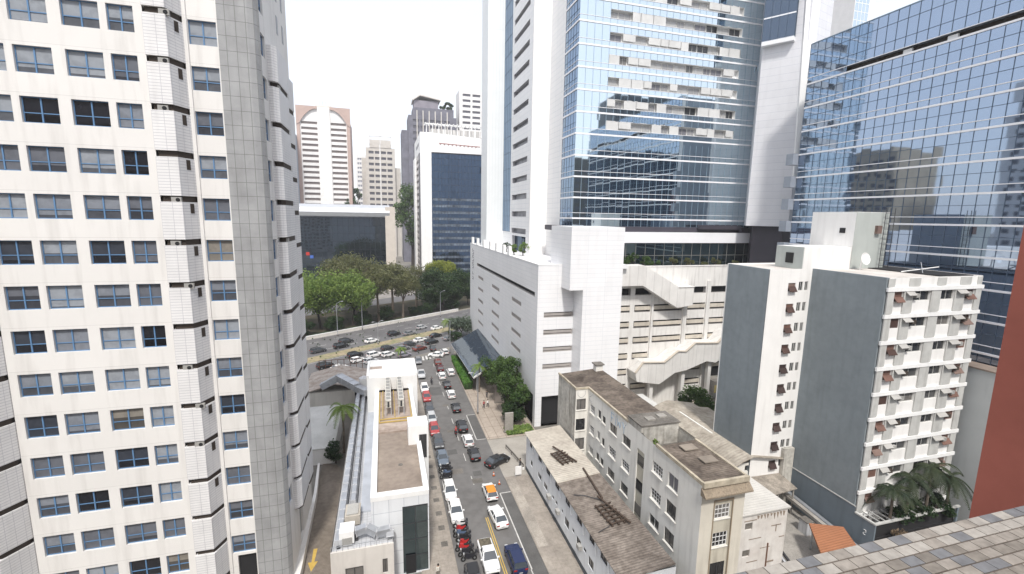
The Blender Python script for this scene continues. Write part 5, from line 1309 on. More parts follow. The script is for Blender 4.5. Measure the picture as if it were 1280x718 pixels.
for x, y, k, c, lab in (
    (8.3, 122.0, 'hatch', 'grey', 'grey hatchback parked farthest up the street'),
    (8.2, 111.3, 'pickup', 'silver', 'silver pickup truck parked near the far end of the street'),
    (8.2, 101.4, 'hatch', 'white', 'white hatchback parked beyond the first red car'),
    (8.2, 96.2, 'hatch', 'red', 'red hatchback parked beside the far roof block'),
    (8.2, 89.6, 'hatch', 'darkgrey', 'dark grey hatchback parked below the far red car'),
    (8.2, 85.2, 'hatch', 'silver', 'silver hatchback parked just above the nearer red car'),
    (8.2, 80.4, 'hatch', 'red', 'red hatchback parked beside the white stair box'),
    (8.35, 75.3, 'hatch', 'darkgrey', 'dark grey hatchback parked just below the nearer red car'),
    (8.4, 69.9, 'sedan', 'bluegrey', 'blue grey saloon parked above the motorcycles'),
    (8.3, 60.6, 'hatch', 'white', 'white hatchback parked above the white saloon'),
    (8.45, 55.9, 'sedan', 'white', 'white saloon parked right above the lower row of motorcycles')):
    place_car(x, y, radians(180), k, c, lab, GP)

# ------------------------------------------------------------------ motorcycles
def motorcycle(colour):
    t = thing('motorcycle', '', 'motorcycle', (0, 0, 0.02), 0, 'motorcycles at the kerb')
    pm = mat('bike_'+colour, {'red': (0.45, 0.03, 0.03), 'black': (0.025, 0.025, 0.03), 'white': (0.65, 0.65, 0.65), 'blue': (0.10, 0.14, 0.22)}[colour], 0.35)
    for y in (-.66, .68):
        w = MB(); w.tube([(-.055, y, .30), (.055, y, .30)], .30, 14, 0); w.tube([(-.06, y, .30), (.06, y, .30)], .12, 10, 1); w.build('wheel', [TYRE, RIM], t, absolute=False)
    b = MB(); b.loft([[(-.08, -.7, .62), (.08, -.7, .62), (.08, -.7, .80), (-.08, -.7, .80)], [(-.14, -.3, .42), (.14, -.3, .42), (.13, -.3, .78), (-.13, -.3, .78)], [(-.13, .25, .40), (.13, .25, .40), (.10, .25, .78), (-.10, .25, .78)], [(-.05, .5, .6), (.05, .5, .6), (.05, .5, .85), (-.05, .5, .85)]]); b.build('body', pm, t, absolute=False)
    k = MB(); k.loft([[(-.11, -.05, .78), (.11, -.05, .78), (.11, -.05, .9), (-.11, -.05, .9)], [(-.16, .2, .76), (.16, .2, .76), (.14, .2, .98), (-.14, .2, .98)], [(-.08, .42, .8), (.08, .42, .8), (.07, .42, .96), (-.07, .42, .96)]]); k.build('fuel_tank', pm, t, absolute=False)
    s = MB(); s.loft([[(-.10, -.82, .84), (.10, -.82, .84), (.10, -.82, .92), (-.10, -.82, .92)], [(-.14, -.4, .78), (.14, -.4, .78), (.14, -.4, .86), (-.14, -.4, .86)], [(-.11, -.04, .80), (.11, -.04, .80), (.11, -.04, .88), (-.11, -.04, .88)]]); s.build('saddle', TYRE, t, absolute=False)
    h = MB(); h.tube([(-.36, .36, 1.06), (-.1, .48, 1.02), (.1, .48, 1.02), (.36, .36, 1.06)], .022, 6); h.build('handlebar', DARKMETAL, t, absolute=False)
    f = MB()
    for sx in (-.08, .08): f.tube([(sx, .50, 1.0), (sx, .68, .30)], .025, 6)
    f.build('fork', RIM, t, absolute=False)
    l = MB(); l.box(-.09, .09, .56, .66, .86, 1.0); l.build('headlight', LAMPW, t, absolute=False)
    x = MB(); x.box(-.16, .16, -1.0, -.72, .92, 1.2); x.build('top_box', mat('box_dark', (0.04, 0.04, 0.045), 0.5), t, absolute=False)
    return t
protos = {}
bikes = [(8.4, 68.0-1.0, 95, 'black', 'topmost black motorcycle below the blue grey saloon'), (8.3, 66.2, 84, 'black', 'second motorcycle of the upper row, black with its wheel turned to the road'), (8.5, 65.4, 100, 'blue', 'bluish motorcycle in the middle of the upper row'),
         (8.3, 64.6, 88, 'black', 'black motorcycle above the parked white hatchback'), (8.6, 53.0, 80, 'white', 'white motorcycle directly below the parked white saloon'), (8.5, 52.2, 98, 'red', 'red and white motorcycle second in the lower row'),
         (8.4, 51.3, 86, 'blue', 'bluish motorcycle third in the lower row'), (8.6, 50.5, 92, 'black', 'black motorcycle between the bluish and the red ones'), (8.5, 49.6, 104, 'red', 'bright red motorcycle in the middle of the lower row'),
         (8.3, 48.8, 84, 'red', 'dark red motorcycle below the bright red one'), (8.5, 48.0, 95, 'black', 'black motorcycle second from the bottom of the lower row'), (8.7, 47.1, 88, 'black', 'black motorcycle lowest in the row by the kerb')]
for x, y, r, c, lab in bikes:
    if c not in protos:
        protos[c] = motorcycle(c); t = protos[c]; t.location = (x, y, 0.02); t.rotation_euler = (0, radians(8), radians(r)); t['label'] = lab
    else:
        t = copy_thing(protos[c], lab, (x, y, 0.02)); t.rotation_euler = (0, radians(8), radians(r))
t = copy_thing(protos['red'], 'red motorcycle with a rider driving beside the large black car', (11.9, 78.2, 0.02)); t['group'] = 'motorcycles riding'
t = copy_thing(protos['black'], 'dark motorcycle with a rider near the parked silver pickup', (10.2, 105.5, 0.02)); t['group'] = 'motorcycles riding'

# ------------------------------------------------------------------ people
def person(label, x, y, z, rz, top, legs, pose='walk', hair=(0.02, 0.015, 0.01)):
    me = bpy.data.meshes.new('person'); V = []; E_ = []; Rr = []
    def add(p, r, par=None):
        V.append(p); Rr.append(r)
        if par is not None: E_.append((par, len(V)-1))
        return len(V)-1
    st = 0.18 if pose == 'walk' else 0.04
    pel = add((0, 0, .94), .145)
    w = add((0, 0, 1.10), .125, pel); ch = add((0, .01, 1.30), .155, w); nk0 = add((0, 0, 1.44), .10, ch); nk = add((0, .01, 1.50), .055, nk0); hd = add((0, .02, 1.60), .095, nk); add((0, .02, 1.70), .075, hd)
    for sx, d in ((-1, st), (1, -st)):
        if pose == 'ride':
            hip = add((sx*.10, .02, .88), .10, pel); kn = add((sx*.22, .42, .72), .07, hip); an = add((sx*.20, .25, .32), .045, kn); add((sx*.20, .40, .27), .04, an)
            sh = add((sx*.19, 0, 1.38), .06, nk0); el = add((sx*.28, .2, 1.18), .042, sh); wr = add((sx*.30, .42, 1.08), .032, el); add((sx*.30, .50, 1.07), .035, wr)
        else:
            hip = add((sx*.10, 0, .86), .10, pel); kn = add((sx*.11, d*.7+.03, .48), .065, hip); an = add((sx*.11, d*1.3-.03, .08), .042, kn); add((sx*.12, d*1.3+.12, .04), .038, an)
            sh = add((sx*.19, 0, 1.38), .06, nk0); el = add((sx*.25, -d*.5, 1.12), .042, sh); wr = add((sx*.26, -d*.9+.06, .88), .03, el); add((sx*.26, -d*.9+.09, .79), .034, wr)
    me.from_pydata(V, E_, []); o = bpy.data.objects.new('person', me); COL.objects.link(o)
    o.location = (x, y, z); o.rotation_euler = (0, 0, rz)
    bm = bmesh.new(); bm.from_mesh(me); sk = bm.verts.layers.skin.verify(); bm.verts.ensure_lookup_table()
    for k, r in enumerate(Rr): bm.verts[k][sk].radius = (r, r)
    bm.verts[0][sk].use_root = True
    bm.to_mesh(me); bm.free()
    md = o.modifiers.new('skin', 'SKIN'); md.use_smooth_shade = True; s2 = o.modifiers.new('sub', 'SUBSURF'); s2.levels = 1; s2.render_levels = 1
    M = bpy.data.materials.new('clothes'); M.use_nodes = True; nt = M.node_tree; b = nt.nodes['Principled BSDF']; b.inputs['Roughness'].default_value = 0.85
    tc = nt.nodes.new('ShaderNodeTexCoord'); sp = nt.nodes.new('ShaderNodeSeparateXYZ'); nt.links.new(tc.outputs['Object'], sp.inputs[0])
    mr = nt.nodes.new('ShaderNodeMath'); mr.operation = 'MULTIPLY'; mr.inputs[1].default_value = 0.5; nt.links.new(sp.outputs[2], mr.inputs[0])
    cr = nt.nodes.new('ShaderNodeValToRGB'); cr.color_ramp.interpolation = 'CONSTANT'; el = cr.color_ramp.elements
    el[0].position = 0; el[0].color = (0.03, 0.025, 0.02, 1); el[1].position = 0.05; el[1].color = (*legs, 1)
    e = el.new(0.475); e.color = (*top, 1); e = el.new(0.725); e.color = (0.38, 0.23, 0.16, 1)
    nt.links.new(mr.outputs[0], cr.inputs[0]); nt.links.new(cr.outputs[0], b.inputs['Base Color']); me.materials.append(M)
    tag(o, label, 'person')
    h = MB(); n = 10
    h.loft([[(r_*cos(2*pi*k/n), .0+r_*sin(2*pi*k/n), zz) for k in range(n)] for r_, zz in ((.10, 1.58), (.118, 1.66), (.10, 1.74), (.045, 1.785))])
    h.build('helmet' if pose == 'ride' else 'hair', mat('hair_'+str(hair[0]), hair, 0.6), o, absolute=False)
    return o
person('person in a white shirt and dark trousers walking on the plaza pavement', 20.3, 88.8, 0.14, 0.3, (0.75, 0.75, 0.74), (0.04, 0.04, 0.05))
person('person in a red top walking beside the one in white', 19.4, 88.4, 0.14, 0.1, (0.35, 0.06, 0.07), (0.03, 0.03, 0.05))
person('person in dark clothes farther up the plaza pavement', 21.2, 93.6, 0.14, 2.9, (0.04, 0.04, 0.05), (0.05, 0.05, 0.06))
person('person in black with a pale bag standing by the house row corner', 20.2, 64.6, 0.05, 1.0, (0.03, 0.03, 0.03), (0.04, 0.04, 0.05), 'stand')
person('person in a red jacket and helmet riding the red motorcycle', 11.9, 78.05, 0.05, 0, (0.42, 0.04, 0.04), (0.05, 0.05, 0.06), 'ride', (0.5, 0.05, 0.04))
person('person in dark clothes riding the dark motorcycle in the street', 10.2, 105.35, 0.05, 0, (0.06, 0.06, 0.07), (0.05, 0.05, 0.06), 'ride', (0.03, 0.03, 0.03))
person('person in a pale shirt on the left pavement at the bottom of the picture', 4.9, 45.3, 0.14, 0.2, (0.6, 0.58, 0.52), (0.2, 0.18, 0.15))
t = thing('handbag', 'pale bag on the ground beside the person in black', 'bag', (20.6, 64.2, 0.04)); MB().box(20.45, 20.75, 64.1, 64.3, 0.04, 0.38).build('body', WHITE, t); MB().tube([(20.5, 64.2, .38), (20.6, 64.2, .55), (20.7, 64.2, .38)], .015, 6).build('strap', DARKMETAL, t)

# ------------------------------------------------------------------ street furniture
for k, (x, y, lab) in enumerate(((15.9, 61.2, 'orange cone at the head of the marked bay'), (15.6, 63.6, 'darker orange cone just beyond the marked bay'))):
    t = thing('traffic_cone', lab, 'cone', (x, y, 0.02), group='traffic cones')
    MB().tube([(x, y, .05), (x, y, .72)], [.17, .03], 12).build('cone', mat('cone_orange', (0.6, 0.13, 0.03), 0.6), t); MB().box(x-.2, x+.2, y-.2, y+.2, .02, .06).build('base', TYRE, t); MB().tube([(x, y, .32), (x, y, .46)], [.116, .085], 12).build('stripe', WHITE, t)
t = thing('totem_sign', 'tall grey stone totem sign at the foot of the plaza planting', 'sign', (21.7, 77.0, 0.14)); MB().box(20.9, 22.5, 76.8, 77.2, 0.3, 3.9).build('panel', CONC, t); MB().box(20.7, 22.7, 76.7, 77.3, 0.14, 0.3).build('plinth', CONCDARK, t)
t = thing('totem_sign', 'grey sign panel behind the walking people on the plaza', 'sign', (23.0, 90.5, 0.14)); MB().box(22.3, 23.9, 90.4, 90.7, 0.3, 4.2).build('panel', mat('brown_grey', (0.24, 0.21, 0.19), 0.8), t); MB().box(22.2, 24.0, 90.3, 90.8, 0.14, 0.3).build('plinth', CONCDARK, t)
t = thing('notice_board', 'small white board by the pavement next to the house row', 'sign', (19.2, 62.3, 0.14)); MB().box(18.7, 19.7, 62.2, 62.27, 0.5, 1.9).build('panel', WHITE, t)
for x in (18.75, 19.6): MB().box(x, x+.05, 62.22, 62.26, 0.14, 0.5).build('leg', METAL, t)
t = thing('barrier', 'low dark angled barrier beside the driveway', 'barrier', (20.5, 66, 0)); MB().beam((19.6, 71.2, .7), (20.7, 64.4, .7), .12, .25).build('rail', CONCDARK, t)
for f in (0, .33, .66, 1): MB().box(19.6+1.1*f-.05, 19.6+1.1*f+.05, 71.2-6.8*f-.05, 71.2-6.8*f+.05, 0, .6).build('post', CONCDARK, t)
def lamp(label, x, y, h, arm, rz=0, double=False):
    t = thing('street_lamp', label, 'street lamp', (x, y, 0), rz, 'street lamps')
    MB().tube([(0, 0, 0), (0, 0, h)], [.13, .07], 8).build('pole', METAL, t, absolute=False)
    MB().tube([(0, 0, 0), (0, 0, .6)], .2, 8).build('base', CONCDARK, t, absolute=False)
    for s in ((1, -1) if double else (1,)):
        MB().tube([(0, 0, h-.1), (s*arm*.6, 0, h+.45), (s*arm, 0, h+.5)], .05, 6).build('arm', METAL, t, absolute=False)
        MB().box(s*arm-.35, s*arm+.35, -.14, .14, h+.42, h+.56).build('lamp_head', METALW, t, absolute=False)
lamp('street lamp leftmost on the far side of the avenue', -15.5, 156.0, 11, 2, .57)
lamp('street lamp in front of the pale green tree', -8.0, 163, 12, 2, .57)
lamp('street lamp on the plaza pavement by the walking people', 17.6, 86.0, 8.5, 1.6, pi)
lamp('short street lamp on the median of the avenue', -2.5, 142.6, 7, 1.6, .57, True)
lamp('street lamp on the corner beside the glass canopy', 17.9, 128.5, 10, 2, pi)
lamp('street lamp near the end of the far wall', 21, 178, 10, 2, .57)
t = thing('avenue_wall', 'long low white wall along the far side of the avenue', 'wall', (0, 160, 0)); a = avstrip(41.0, 41.5, -90, 62)
MB().prism(a, 0, 1.0).build('wall', mat('pale_wall', (0.66, 0.63, 0.58), 0.85, var=0.08, streak=0.2), t); a = avstrip(40.95, 41.55, -90, 62); MB().prism(a, 1.0, 1.12).build('coping', WHITE, t)
# sloping glass canopy at the podium entrance
t = thing('glass_canopy', 'large tilted glass canopy over the plaza entrance', 'canopy', (22, 115, 0))
C1, C2, C3, C4 = Vector((18.6, 96.0, 4.2)), Vector((17.6, 124.5, 4.2)), Vector((26.9, 132, 6.3)), Vector((26.9, 101.7, 6.3))
nu, nv = 10, 5
g = MB(); fr = MB()
def cp(u, v): return (C1.lerp(C2, u)).lerp(C4.lerp(C3, u), v)
for i in range(nu):
    for j in range(nv):
        q = [cp(i/nu, j/nv), cp((i+1)/nu, j/nv), cp((i+1)/nu, (j+1)/nv), cp(i/nu, (j+1)/nv)]
        q = [p+Vector((0, 0, random.uniform(-.012, .012))) for p in q]; g.quad(*[tuple(p) for p in q[::-1]])
for i in range(nu+1): fr.beam(cp(i/nu, 0)-Vector((0, 0, .10)), cp(i/nu, 1)-Vector((0, 0, .10)), .08, .16)
for j in range(nv+1): fr.beam(cp(0, j/nv)-Vector((0, 0, .10)), cp(1, j/nv)-Vector((0, 0, .10)), .08, .16)
g.build('glazing', G_CANOPY, t); fr.build('frame', METALW, t); b = MB(); b.beam(cp(0, 0)+Vector((0, -.12, 0)), cp(0, 1)+Vector((0, -.12, 0)), .2, .35); b.build('edge_beam', WHITE, t)
for u in (.05, .35, .65, .95): p = cp(u, .15); MB().tube([(p.x, p.y, .1), (p.x, p.y, p.z-.15)], .12, 8).build('column', METAL, t)

# ------------------------------------------------------------------ vegetation
def leafmat(name, c1, c2, c3=None):
    if name in MATS: return MATS[name]
    M = bpy.data.materials.new(name); M.use_nodes = True; nt = M.node_tree; n = nt.nodes; l = nt.links; b = n['Principled BSDF']; b.inputs['Roughness'].default_value = .6; b.inputs['Specular IOR Level'].default_value = .25
    tc = n.new('ShaderNodeTexCoord'); no = n.new('ShaderNodeTexNoise'); no.inputs['Scale'].default_value = .45; no.inputs['Detail'].default_value = 5; l.new(tc.outputs['Object'], no.inputs['Vector'])
    cr = n.new('ShaderNodeValToRGB'); el = cr.color_ramp.elements; el[0].position = .34; el[0].color = (*c1, 1); el[1].position = .68; el[1].color = (*c2, 1)
    if c3: e = el.new(.8); e.color = (*c3, 1)
    l.new(no.outputs['Fac'], cr.inputs[0]); l.new(cr.outputs[0], b.inputs['Base Color'])
    tr = n.new('ShaderNodeBsdfTranslucent'); l.new(cr.outputs[0], tr.inputs[0]); mx = n.new('ShaderNodeMixShader'); mx.inputs[0].default_value = .3
    l.new(b.outputs[0], mx.inputs[1]); l.new(tr.outputs[0], mx.inputs[2]); l.new(mx.outputs[0], n['Material Output'].inputs[0])
    MATS[name] = M; return M
L_LIGHT = leafmat('leaf_light', (0.09, 0.16, 0.035), (0.24, 0.32, 0.08))
L_OLIVE = leafmat('leaf_olive', (0.07, 0.085, 0.03), (0.19, 0.19, 0.09))
L_DARK = leafmat('leaf_dark', (0.02, 0.045, 0.018), (0.055, 0.095, 0.03))
L_YEL = leafmat('leaf_yellow', (0.16, 0.20, 0.03), (0.26, 0.28, 0.05))
L_MID = leafmat('leaf_mid', (0.025, 0.06, 0.015), (0.11, 0.18, 0.05))
L_HEDGE = leafmat('leaf_hedge', (0.05, 0.14, 0.02), (0.11, 0.24, 0.04))
L_PALM = leafmat('leaf_palm', (0.10, 0.17, 0.03), (0.22, 0.30, 0.07))
L_PALMD = leafmat('leaf_palm_dark', (0.02, 0.035, 0.02), (0.06, 0.075, 0.035))
BARK = mat('bark', (0.17, 0.14, 0.11), 0.95, var=0.2, scale=2)
BARKD = mat('bark_dark', (0.06, 0.05, 0.04), 0.95, var=0.2, scale=2)
def leaves(mb, c, r, n, size, rng, clumps=14, hollow=0.45, flat=0.75):
    """leaf faces gathered in clumps spread through an ellipsoid"""
    cl = []
    for _ in range(clumps):
        while True:
            v = Vector((rng.uniform(-1, 1), rng.uniform(-1, 1), rng.uniform(-1, 1)))
            if hollow < v.length < 1: break
        cl.append((Vector((c[0]+v.x*r[0]*.82, c[1]+v.y*r[1]*.82, c[2]+v.z*r[2]*.82)), rng.uniform(.2, .40)*min(r[0], r[1])))
    for _ in range(n):
        p, rr = rng.choice(cl)
        d = Vector((rng.gauss(0, 1), rng.gauss(0, 1), rng.gauss(0, flat))).normalized()*rr*(rng.random()**.4)
        q = p+d; a = Vector((rng.gauss(0, 1), rng.gauss(0, 1), rng.gauss(0, .6))).normalized(); b = a.cross(Vector((rng.gauss(0, 1), rng.gauss(0, 1), rng.gauss(0, 1)))).normalized()
        s = size*rng.uniform(.6, 1.3); a = a*s; b = b*s*.6
        mb.quad(tuple(q-a), tuple(q-b), tuple(q+a), tuple(q+b))
def tree(label, x, y, h, r, leaf, bark=BARK, n=5000, size=.28, trunk=None, cr=None, seed=1, z=0, group=None, rz=None, clumps=22, name='tree'):
    rng = random.Random(seed); t = thing(name, label, 'tree', (x, y, z), group=group)
    tr = trunk or h*.35; rad = max(.12, h*.022)
    k = MB(); lean = rng.uniform(-.04, .04)*h
    k.tube([(x, y, z), (x+lean*.4, y, z+tr*.6), (x+lean, y+lean*.4, z+tr)], [rad*1.3, rad, rad*.8], 8)
    for i in range(6):
        a = 2*pi*i/6+rng.uniform(-.4, .4); u = rng.uniform(.4, .75)
        p1 = (x+lean+cos(a)*r*u*.4, y+lean*.4+sin(a)*r*u*.4, z+tr+(h-tr)*.3); p2 = (x+lean+cos(a)*r*u, y+lean*.4+sin(a)*r*u, z+tr+(h-tr)*rng.uniform(.5, .8))
        k.tube([(x+lean, y+lean*.4, z+tr*.92), p1, p2], [rad*.6, rad*.4, rad*.15], 6)
    k.build('trunk', bark, t)
    c = MB(); hz = (h-tr)/2
    leaves(c, (x+lean, y+lean*.4, z+tr+hz*1.05), (r, r, (rz or hz)), n, size, rng, clumps)
    c.build('crown', leaf, t); return t
G_ = 'trees along the far side of the avenue'
tree('broad light green tree leftmost behind the avenue wall', -22, 166, 20, 12, L_LIGHT, BARKD, 16000, .36, 6, seed=1, group=G_, clumps=60)
tree('light green tree with a spreading crown beside the leftmost one', -11.5, 169, 19, 10, L_LIGHT, BARKD, 14000, .35, 6, seed=2, group=G_, clumps=54)
tree('olive brown tree with a tall bare trunk in front of the silver building', -2.5, 173, 19.5, 7.5, L_OLIVE, BARK, 10000, .32, 11, seed=3, group=G_, clumps=36)
tree('olive tree behind the leftmost light green one', -12, 186, 23, 13, L_OLIVE, BARK, 15000, .38, 11, seed=4, group=G_, clumps=55)
tree('thin olive tree with forked trunks left of the dark round tree', 6.5, 178, 18, 6.8, L_OLIVE, BARK, 7500, .30, 8, seed=5, group=G_, clumps=30)
tree('sparse olive tree beside the beige pillar', 13, 200, 19, 6.5, L_OLIVE, BARK, 4200, .28, 9, seed=6, group=G_, clumps=20)
tree('dense dark green round tree right of the pillar', 21, 190, 18, 9.5, L_DARK, BARKD, 15000, .38, 3, seed=7, group=G_, clumps=60)
tree('dark green tree joined to the dense round one', 30, 197, 17, 8.5, L_DARK, BARKD, 12000, .38, 3, seed=8, group=G_, clumps=50)
tree('tree with a yellow green top above the dense round tree', 25, 204, 19.5, 8.5, L_YEL, BARKD, 9000, .36, 13, seed=9, group=G_, clumps=34)
tree('small dark tree at the edge of the white podium', 44, 213, 17, 8, L_DARK, BARKD, 8000, .36, 5, seed=10, group=G_, clumps=34)
tree('low dark tree behind the end of the avenue wall', 36, 200, 9, 5, L_DARK, BARKD, 4000, .3, 3, seed=11, group=G_)
tree('olive tree behind the forked one', 3, 192, 20, 9, L_OLIVE, BARK, 9000, .36, 10, seed=71, group=G_, clumps=38)
for k, (x, y, r, lab) in enumerate(((-26, 158, 3.5, 'dark bush under the leftmost light green tree'), (-17, 163, 3.6, 'dark bush between the two light green trees'), (-8, 168, 3.8, 'dark bush below the second light green tree'), (0, 175, 3.6, 'dark bush at the foot of the bare-trunked tree'), (11, 181, 3.0, 'dark bush left of the dense round tree'), (17, 184, 3.4, 'dark bush at the foot of the dense round tree'), (27, 190, 3.6, 'dark bush right of the dense round tree'))):
    tree(lab, x, y, r*1.5, r, L_DARK, BARKD, 3200, .26, .5, seed=80+k, name='shrub', group='undergrowth behind the avenue wall')
tree('large dark tree behind the silver office building', 20, 330, 62, 16, L_MID, BARKD, 6000, .8, 18, seed=12)
tree('green tree between the beige towers', -25, 430, 72, 12, L_MID, BARKD, 3500, .9, 30, seed=13)
tree('bushy dark tree by the podium wall, nearest the totem sign', 24.2, 82.5, 9.8, 3.9, L_MID, BARKD, 5200, .20, 2, seed=14, group='planting beside the podium', clumps=26)
tree('bushy tree in the middle of the plaza planting', 24.0, 88.6, 11.8, 4.1, L_MID, BARKD, 5600, .20, 2.5, seed=15, group='planting beside the podium', clumps=26)
tree('bushy tree next to the glass canopy', 23.8, 95.5, 9.6, 3.9, L_MID, BARKD, 5200, .20, 2.5, seed=16, group='planting beside the podium', clumps=26)
tree('low dark shrub under the plaza trees', 23.2, 80.0, 4.2, 2.6, L_DARK, BARKD, 3500, .18, .8, seed=17, name='shrub')
tree('dark shrub filling the gap behind the totem sign', 25.2, 85.4, 5.0, 2.8, L_DARK, BARKD, 3500, .18, .8, seed=27, name='shrub')
tree('lone leafy tree in the yard behind the sheet-roofed shed', 59.5, 72.5, 6.8, 4.0, L_MID, BARKD, 5000, .22, 1.6, seed=18, clumps=24)
tree('round bush at the bend of the cobbled ramp', -8.4, 73.4, 3.6, 1.8, L_DARK, BARKD, 2600, .14, .6, seed=19, name='shrub')
tree('grey green agave clump at the corner by the canopy', 24.0, 146, 7.5, 5.0, leafmat('leaf_greygreen', (0.07, 0.10, 0.07), (0.16, 0.20, 0.15)), BARKD, 4500, .3, 2, seed=20, name='shrub')
tree('dark shrub beside the agave clump', 21.0, 141.5, 3.5, 2.5, L_DARK, BARKD, 1800, .22, .8, seed=21, name='shrub')
def hedge(name, label, poly, h, leaf, n, size, seed=1, z0=0.1):
    t = thing(name, label, 'hedge', (poly[0][0], poly[0][1], z0)); rng = random.Random(seed)
    k = MB(); k.prism(poly, z0, h*.9); k.build('stems', L_DARK, t)
    xs = [p[0] for p in poly]; ys = [p[1] for p in poly]; c = MB()
    for _ in range(n):
        x, y, z = rng.uniform(min(xs)-.15, max(xs)+.15), rng.uniform(min(ys)-.1, max(ys)+.1), z0+(h-z0)*rng.random()**.35+rng.uniform(-.1, .18)
        a = Vector((rng.gauss(0, 1), rng.gauss(0, 1), rng.gauss(0, 1))).normalized()*size; b = a.orthogonal()*.7
        q = Vector((x, y, z)); c.quad(tuple(q-a), tuple(q-b), tuple(q+a), tuple(q+b))
    c.build('foliage', leaf, t)
hedge('hedge', 'bright green clipped hedge between the street and the glass canopy', [(17.3, 99.5), (19.0, 99.5), (18.6, 121), (17.3, 121)], 1.9, L_HEDGE, 6000, .16, 1)
hedge('planting_bed', 'low green bed at the foot of the plaza trees', [(21.2, 75.6), (26.2, 75.6), (26.2, 78.5), (22.6, 78.5)], .45, L_LIGHT, 1500, .14, 2)
hedge('park_hedge', 'dark hedge strip behind the avenue wall', [av(-60, 43), av(45, 43), av(45, 46), av(-60, 46)], .35, L_DARK, 300, .3, 3)
def palm(label, x, y, h, fr, leaf, n=16, seed=1, z=0, group=None, droop=1.0, wid=.17):
    rng = random.Random(seed); t = thing('palm_tree', label, 'palm', (x, y, z), group=group)
    MB().tube([(x, y, z), (x+.1, y, z+h*.5), (x, y, z+h)], [.22, .15, .13], 8).build('trunk', BARK, t)
    for i in range(n):
        a = 2*pi*i/n+rng.uniform(-.2, .2); up = rng.uniform(-.1, 1.25); L = fr*rng.uniform(.7, 1.15); m = 11
        sp = []
        for k in range(m):
            u = k/(m-1); sp.append(Vector((x+cos(a)*L*u*(1-.12*u*up), y+sin(a)*L*u*(1-.12*u*up), z+h+L*(up*.75*u-(.55+.45*droop)*u*u))))
        f = MB()
        for k in range(m-1):
            p, q = sp[k], sp[k+1]; d = (q-p).normalized(); s = d.cross(Vector((0, 0, 1))).normalized(); l_ = L*wid*(sin(pi*min(1, (k+1.2)/m))**.6)
            f.beam(p, q, .035, .03)
            for e in (0, .33, .66):
                o_ = p.lerp(q, e)
                for sg in (-1, 1):
                    tip = o_+s*sg*l_+d*l_*.55-Vector((0, 0, l_*rng.uniform(.2, .5))); w = d*.055
                    f.quad(tuple(o_-w), tuple(o_+w), tuple(tip+w*.3), tuple(tip-w*.3))
        f.build('frond', leaf, t)
palm('bright green palm in the courtyard beside the white tower', -7.4, 76.5, 8.2, 3.4, L_PALM, 18, 1)
palm('stocky palm at the corner of the avenue and the podium', 20.5, 150, 5.2, 3.4, L_PALM, 18, 2)
palm('small palm at the zebra crossing behind the raised white block', 3.6, 123.0, 4.2, 2.0, L_PALM, 14, 3)
palm('slender palm beside the glass canopy edge', 20.2, 97.5, 6.5, 2.2, L_PALM, 14, 4)
gp = 'dark palms over the pergola terrace'
palm('left palm over the pergola terrace', 58.6, 35.9, 5.4, 3.0, L_PALMD, 18, 5, 2.8, gp)
palm('second palm over the pergola, leaning over the beams', 61.8, 36.2, 6.3, 3.1, L_PALMD, 18, 6, 2.8, gp)
palm('tallest palm on the right half of the pergola terrace', 65.2, 36.2, 7.4, 3.1, L_PALMD, 18, 7, 2.8, gp)
palm('palm nearest the red wall at the end of the pergola', 67.8, 35.6, 6.0, 3.0, L_PALMD, 18, 8, 2.8, gp)
for k, (x, y, r, lab, lf) in enumerate(((31, 100.5, 1.6, 'bright green bush on the podium terrace at the foot of the glass tower', L_LIGHT), (29.6, 103, 1.2, 'second green bush beside the lobby opening on the terrace', L_LIGHT), (30.2, 112, 1.3, 'small palm-like bush behind the terrace posts', L_DARK), (34.5, 84, .7, 'tiny shrub near the middle of the terrace front', L_LIGHT), (36.5, 85.5, .7, 'tiny shrub right of the other on the terrace front', L_LIGHT), (38.5, 85.0, 1.1, 'dark shrub against the projecting block on the terrace', L_MID))):
    tree(lab, x, y, r*2.0, r, lf, BARKD, 900, .13, .4, seed=30+k, z=31.2, name='shrub', clumps=10)
rng = random.Random(21)
for k, (x, r, hh, lab) in enumerate(((47.5, 1.3, 3.0, 'leafy bush at the left end of the car park roof planting'), (50, 1.5, 3.6, 'tallest leafy bush of the car park roof planting'), (52.6, 1.4, 3.0, 'leafy bush right of the tallest one on the car park roof'), (55, 1.2, 2.2, 'fourth bush on the car park roof'), (59.8, 1.3, 2.6, 'thin bush in the middle of the car park roof'), (63.4, 1.3, 2.4, 'thin bush right of the middle on the car park roof'), (67.5, 1.0, 1.5, 'low bush near the right of the car park roof'), (70.5, 1.1, 2.4, 'bush on the car park roof close to the grey building'), (75.5, .9, 1.8, 'rightmost bush on the car park roof'))):
    tree(lab, x, 83.8, hh, r, L_MID if k < 4 else L_OLIVE, BARKD, 800, .15, .5, seed=40+k, z=29.5, name='shrub', group='planting on the car park roof', clumps=9)
t = tree('small green weed growing in the open light well of the old roof', 30.3, 43.2, 1.6, .7, L_LIGHT, BARKD, 500, .09, .3, seed=60, z=13, name='weed', clumps=6)
tree('dry shrub between the orange roof and the pergola', 57.8, 33.4, 2.2, 1.5, leafmat('leaf_dry', (0.12, 0.09, 0.05), (0.25, 0.18, 0.12)), BARKD, 900, .16, .5, seed=61, z=2.2, name='shrub')

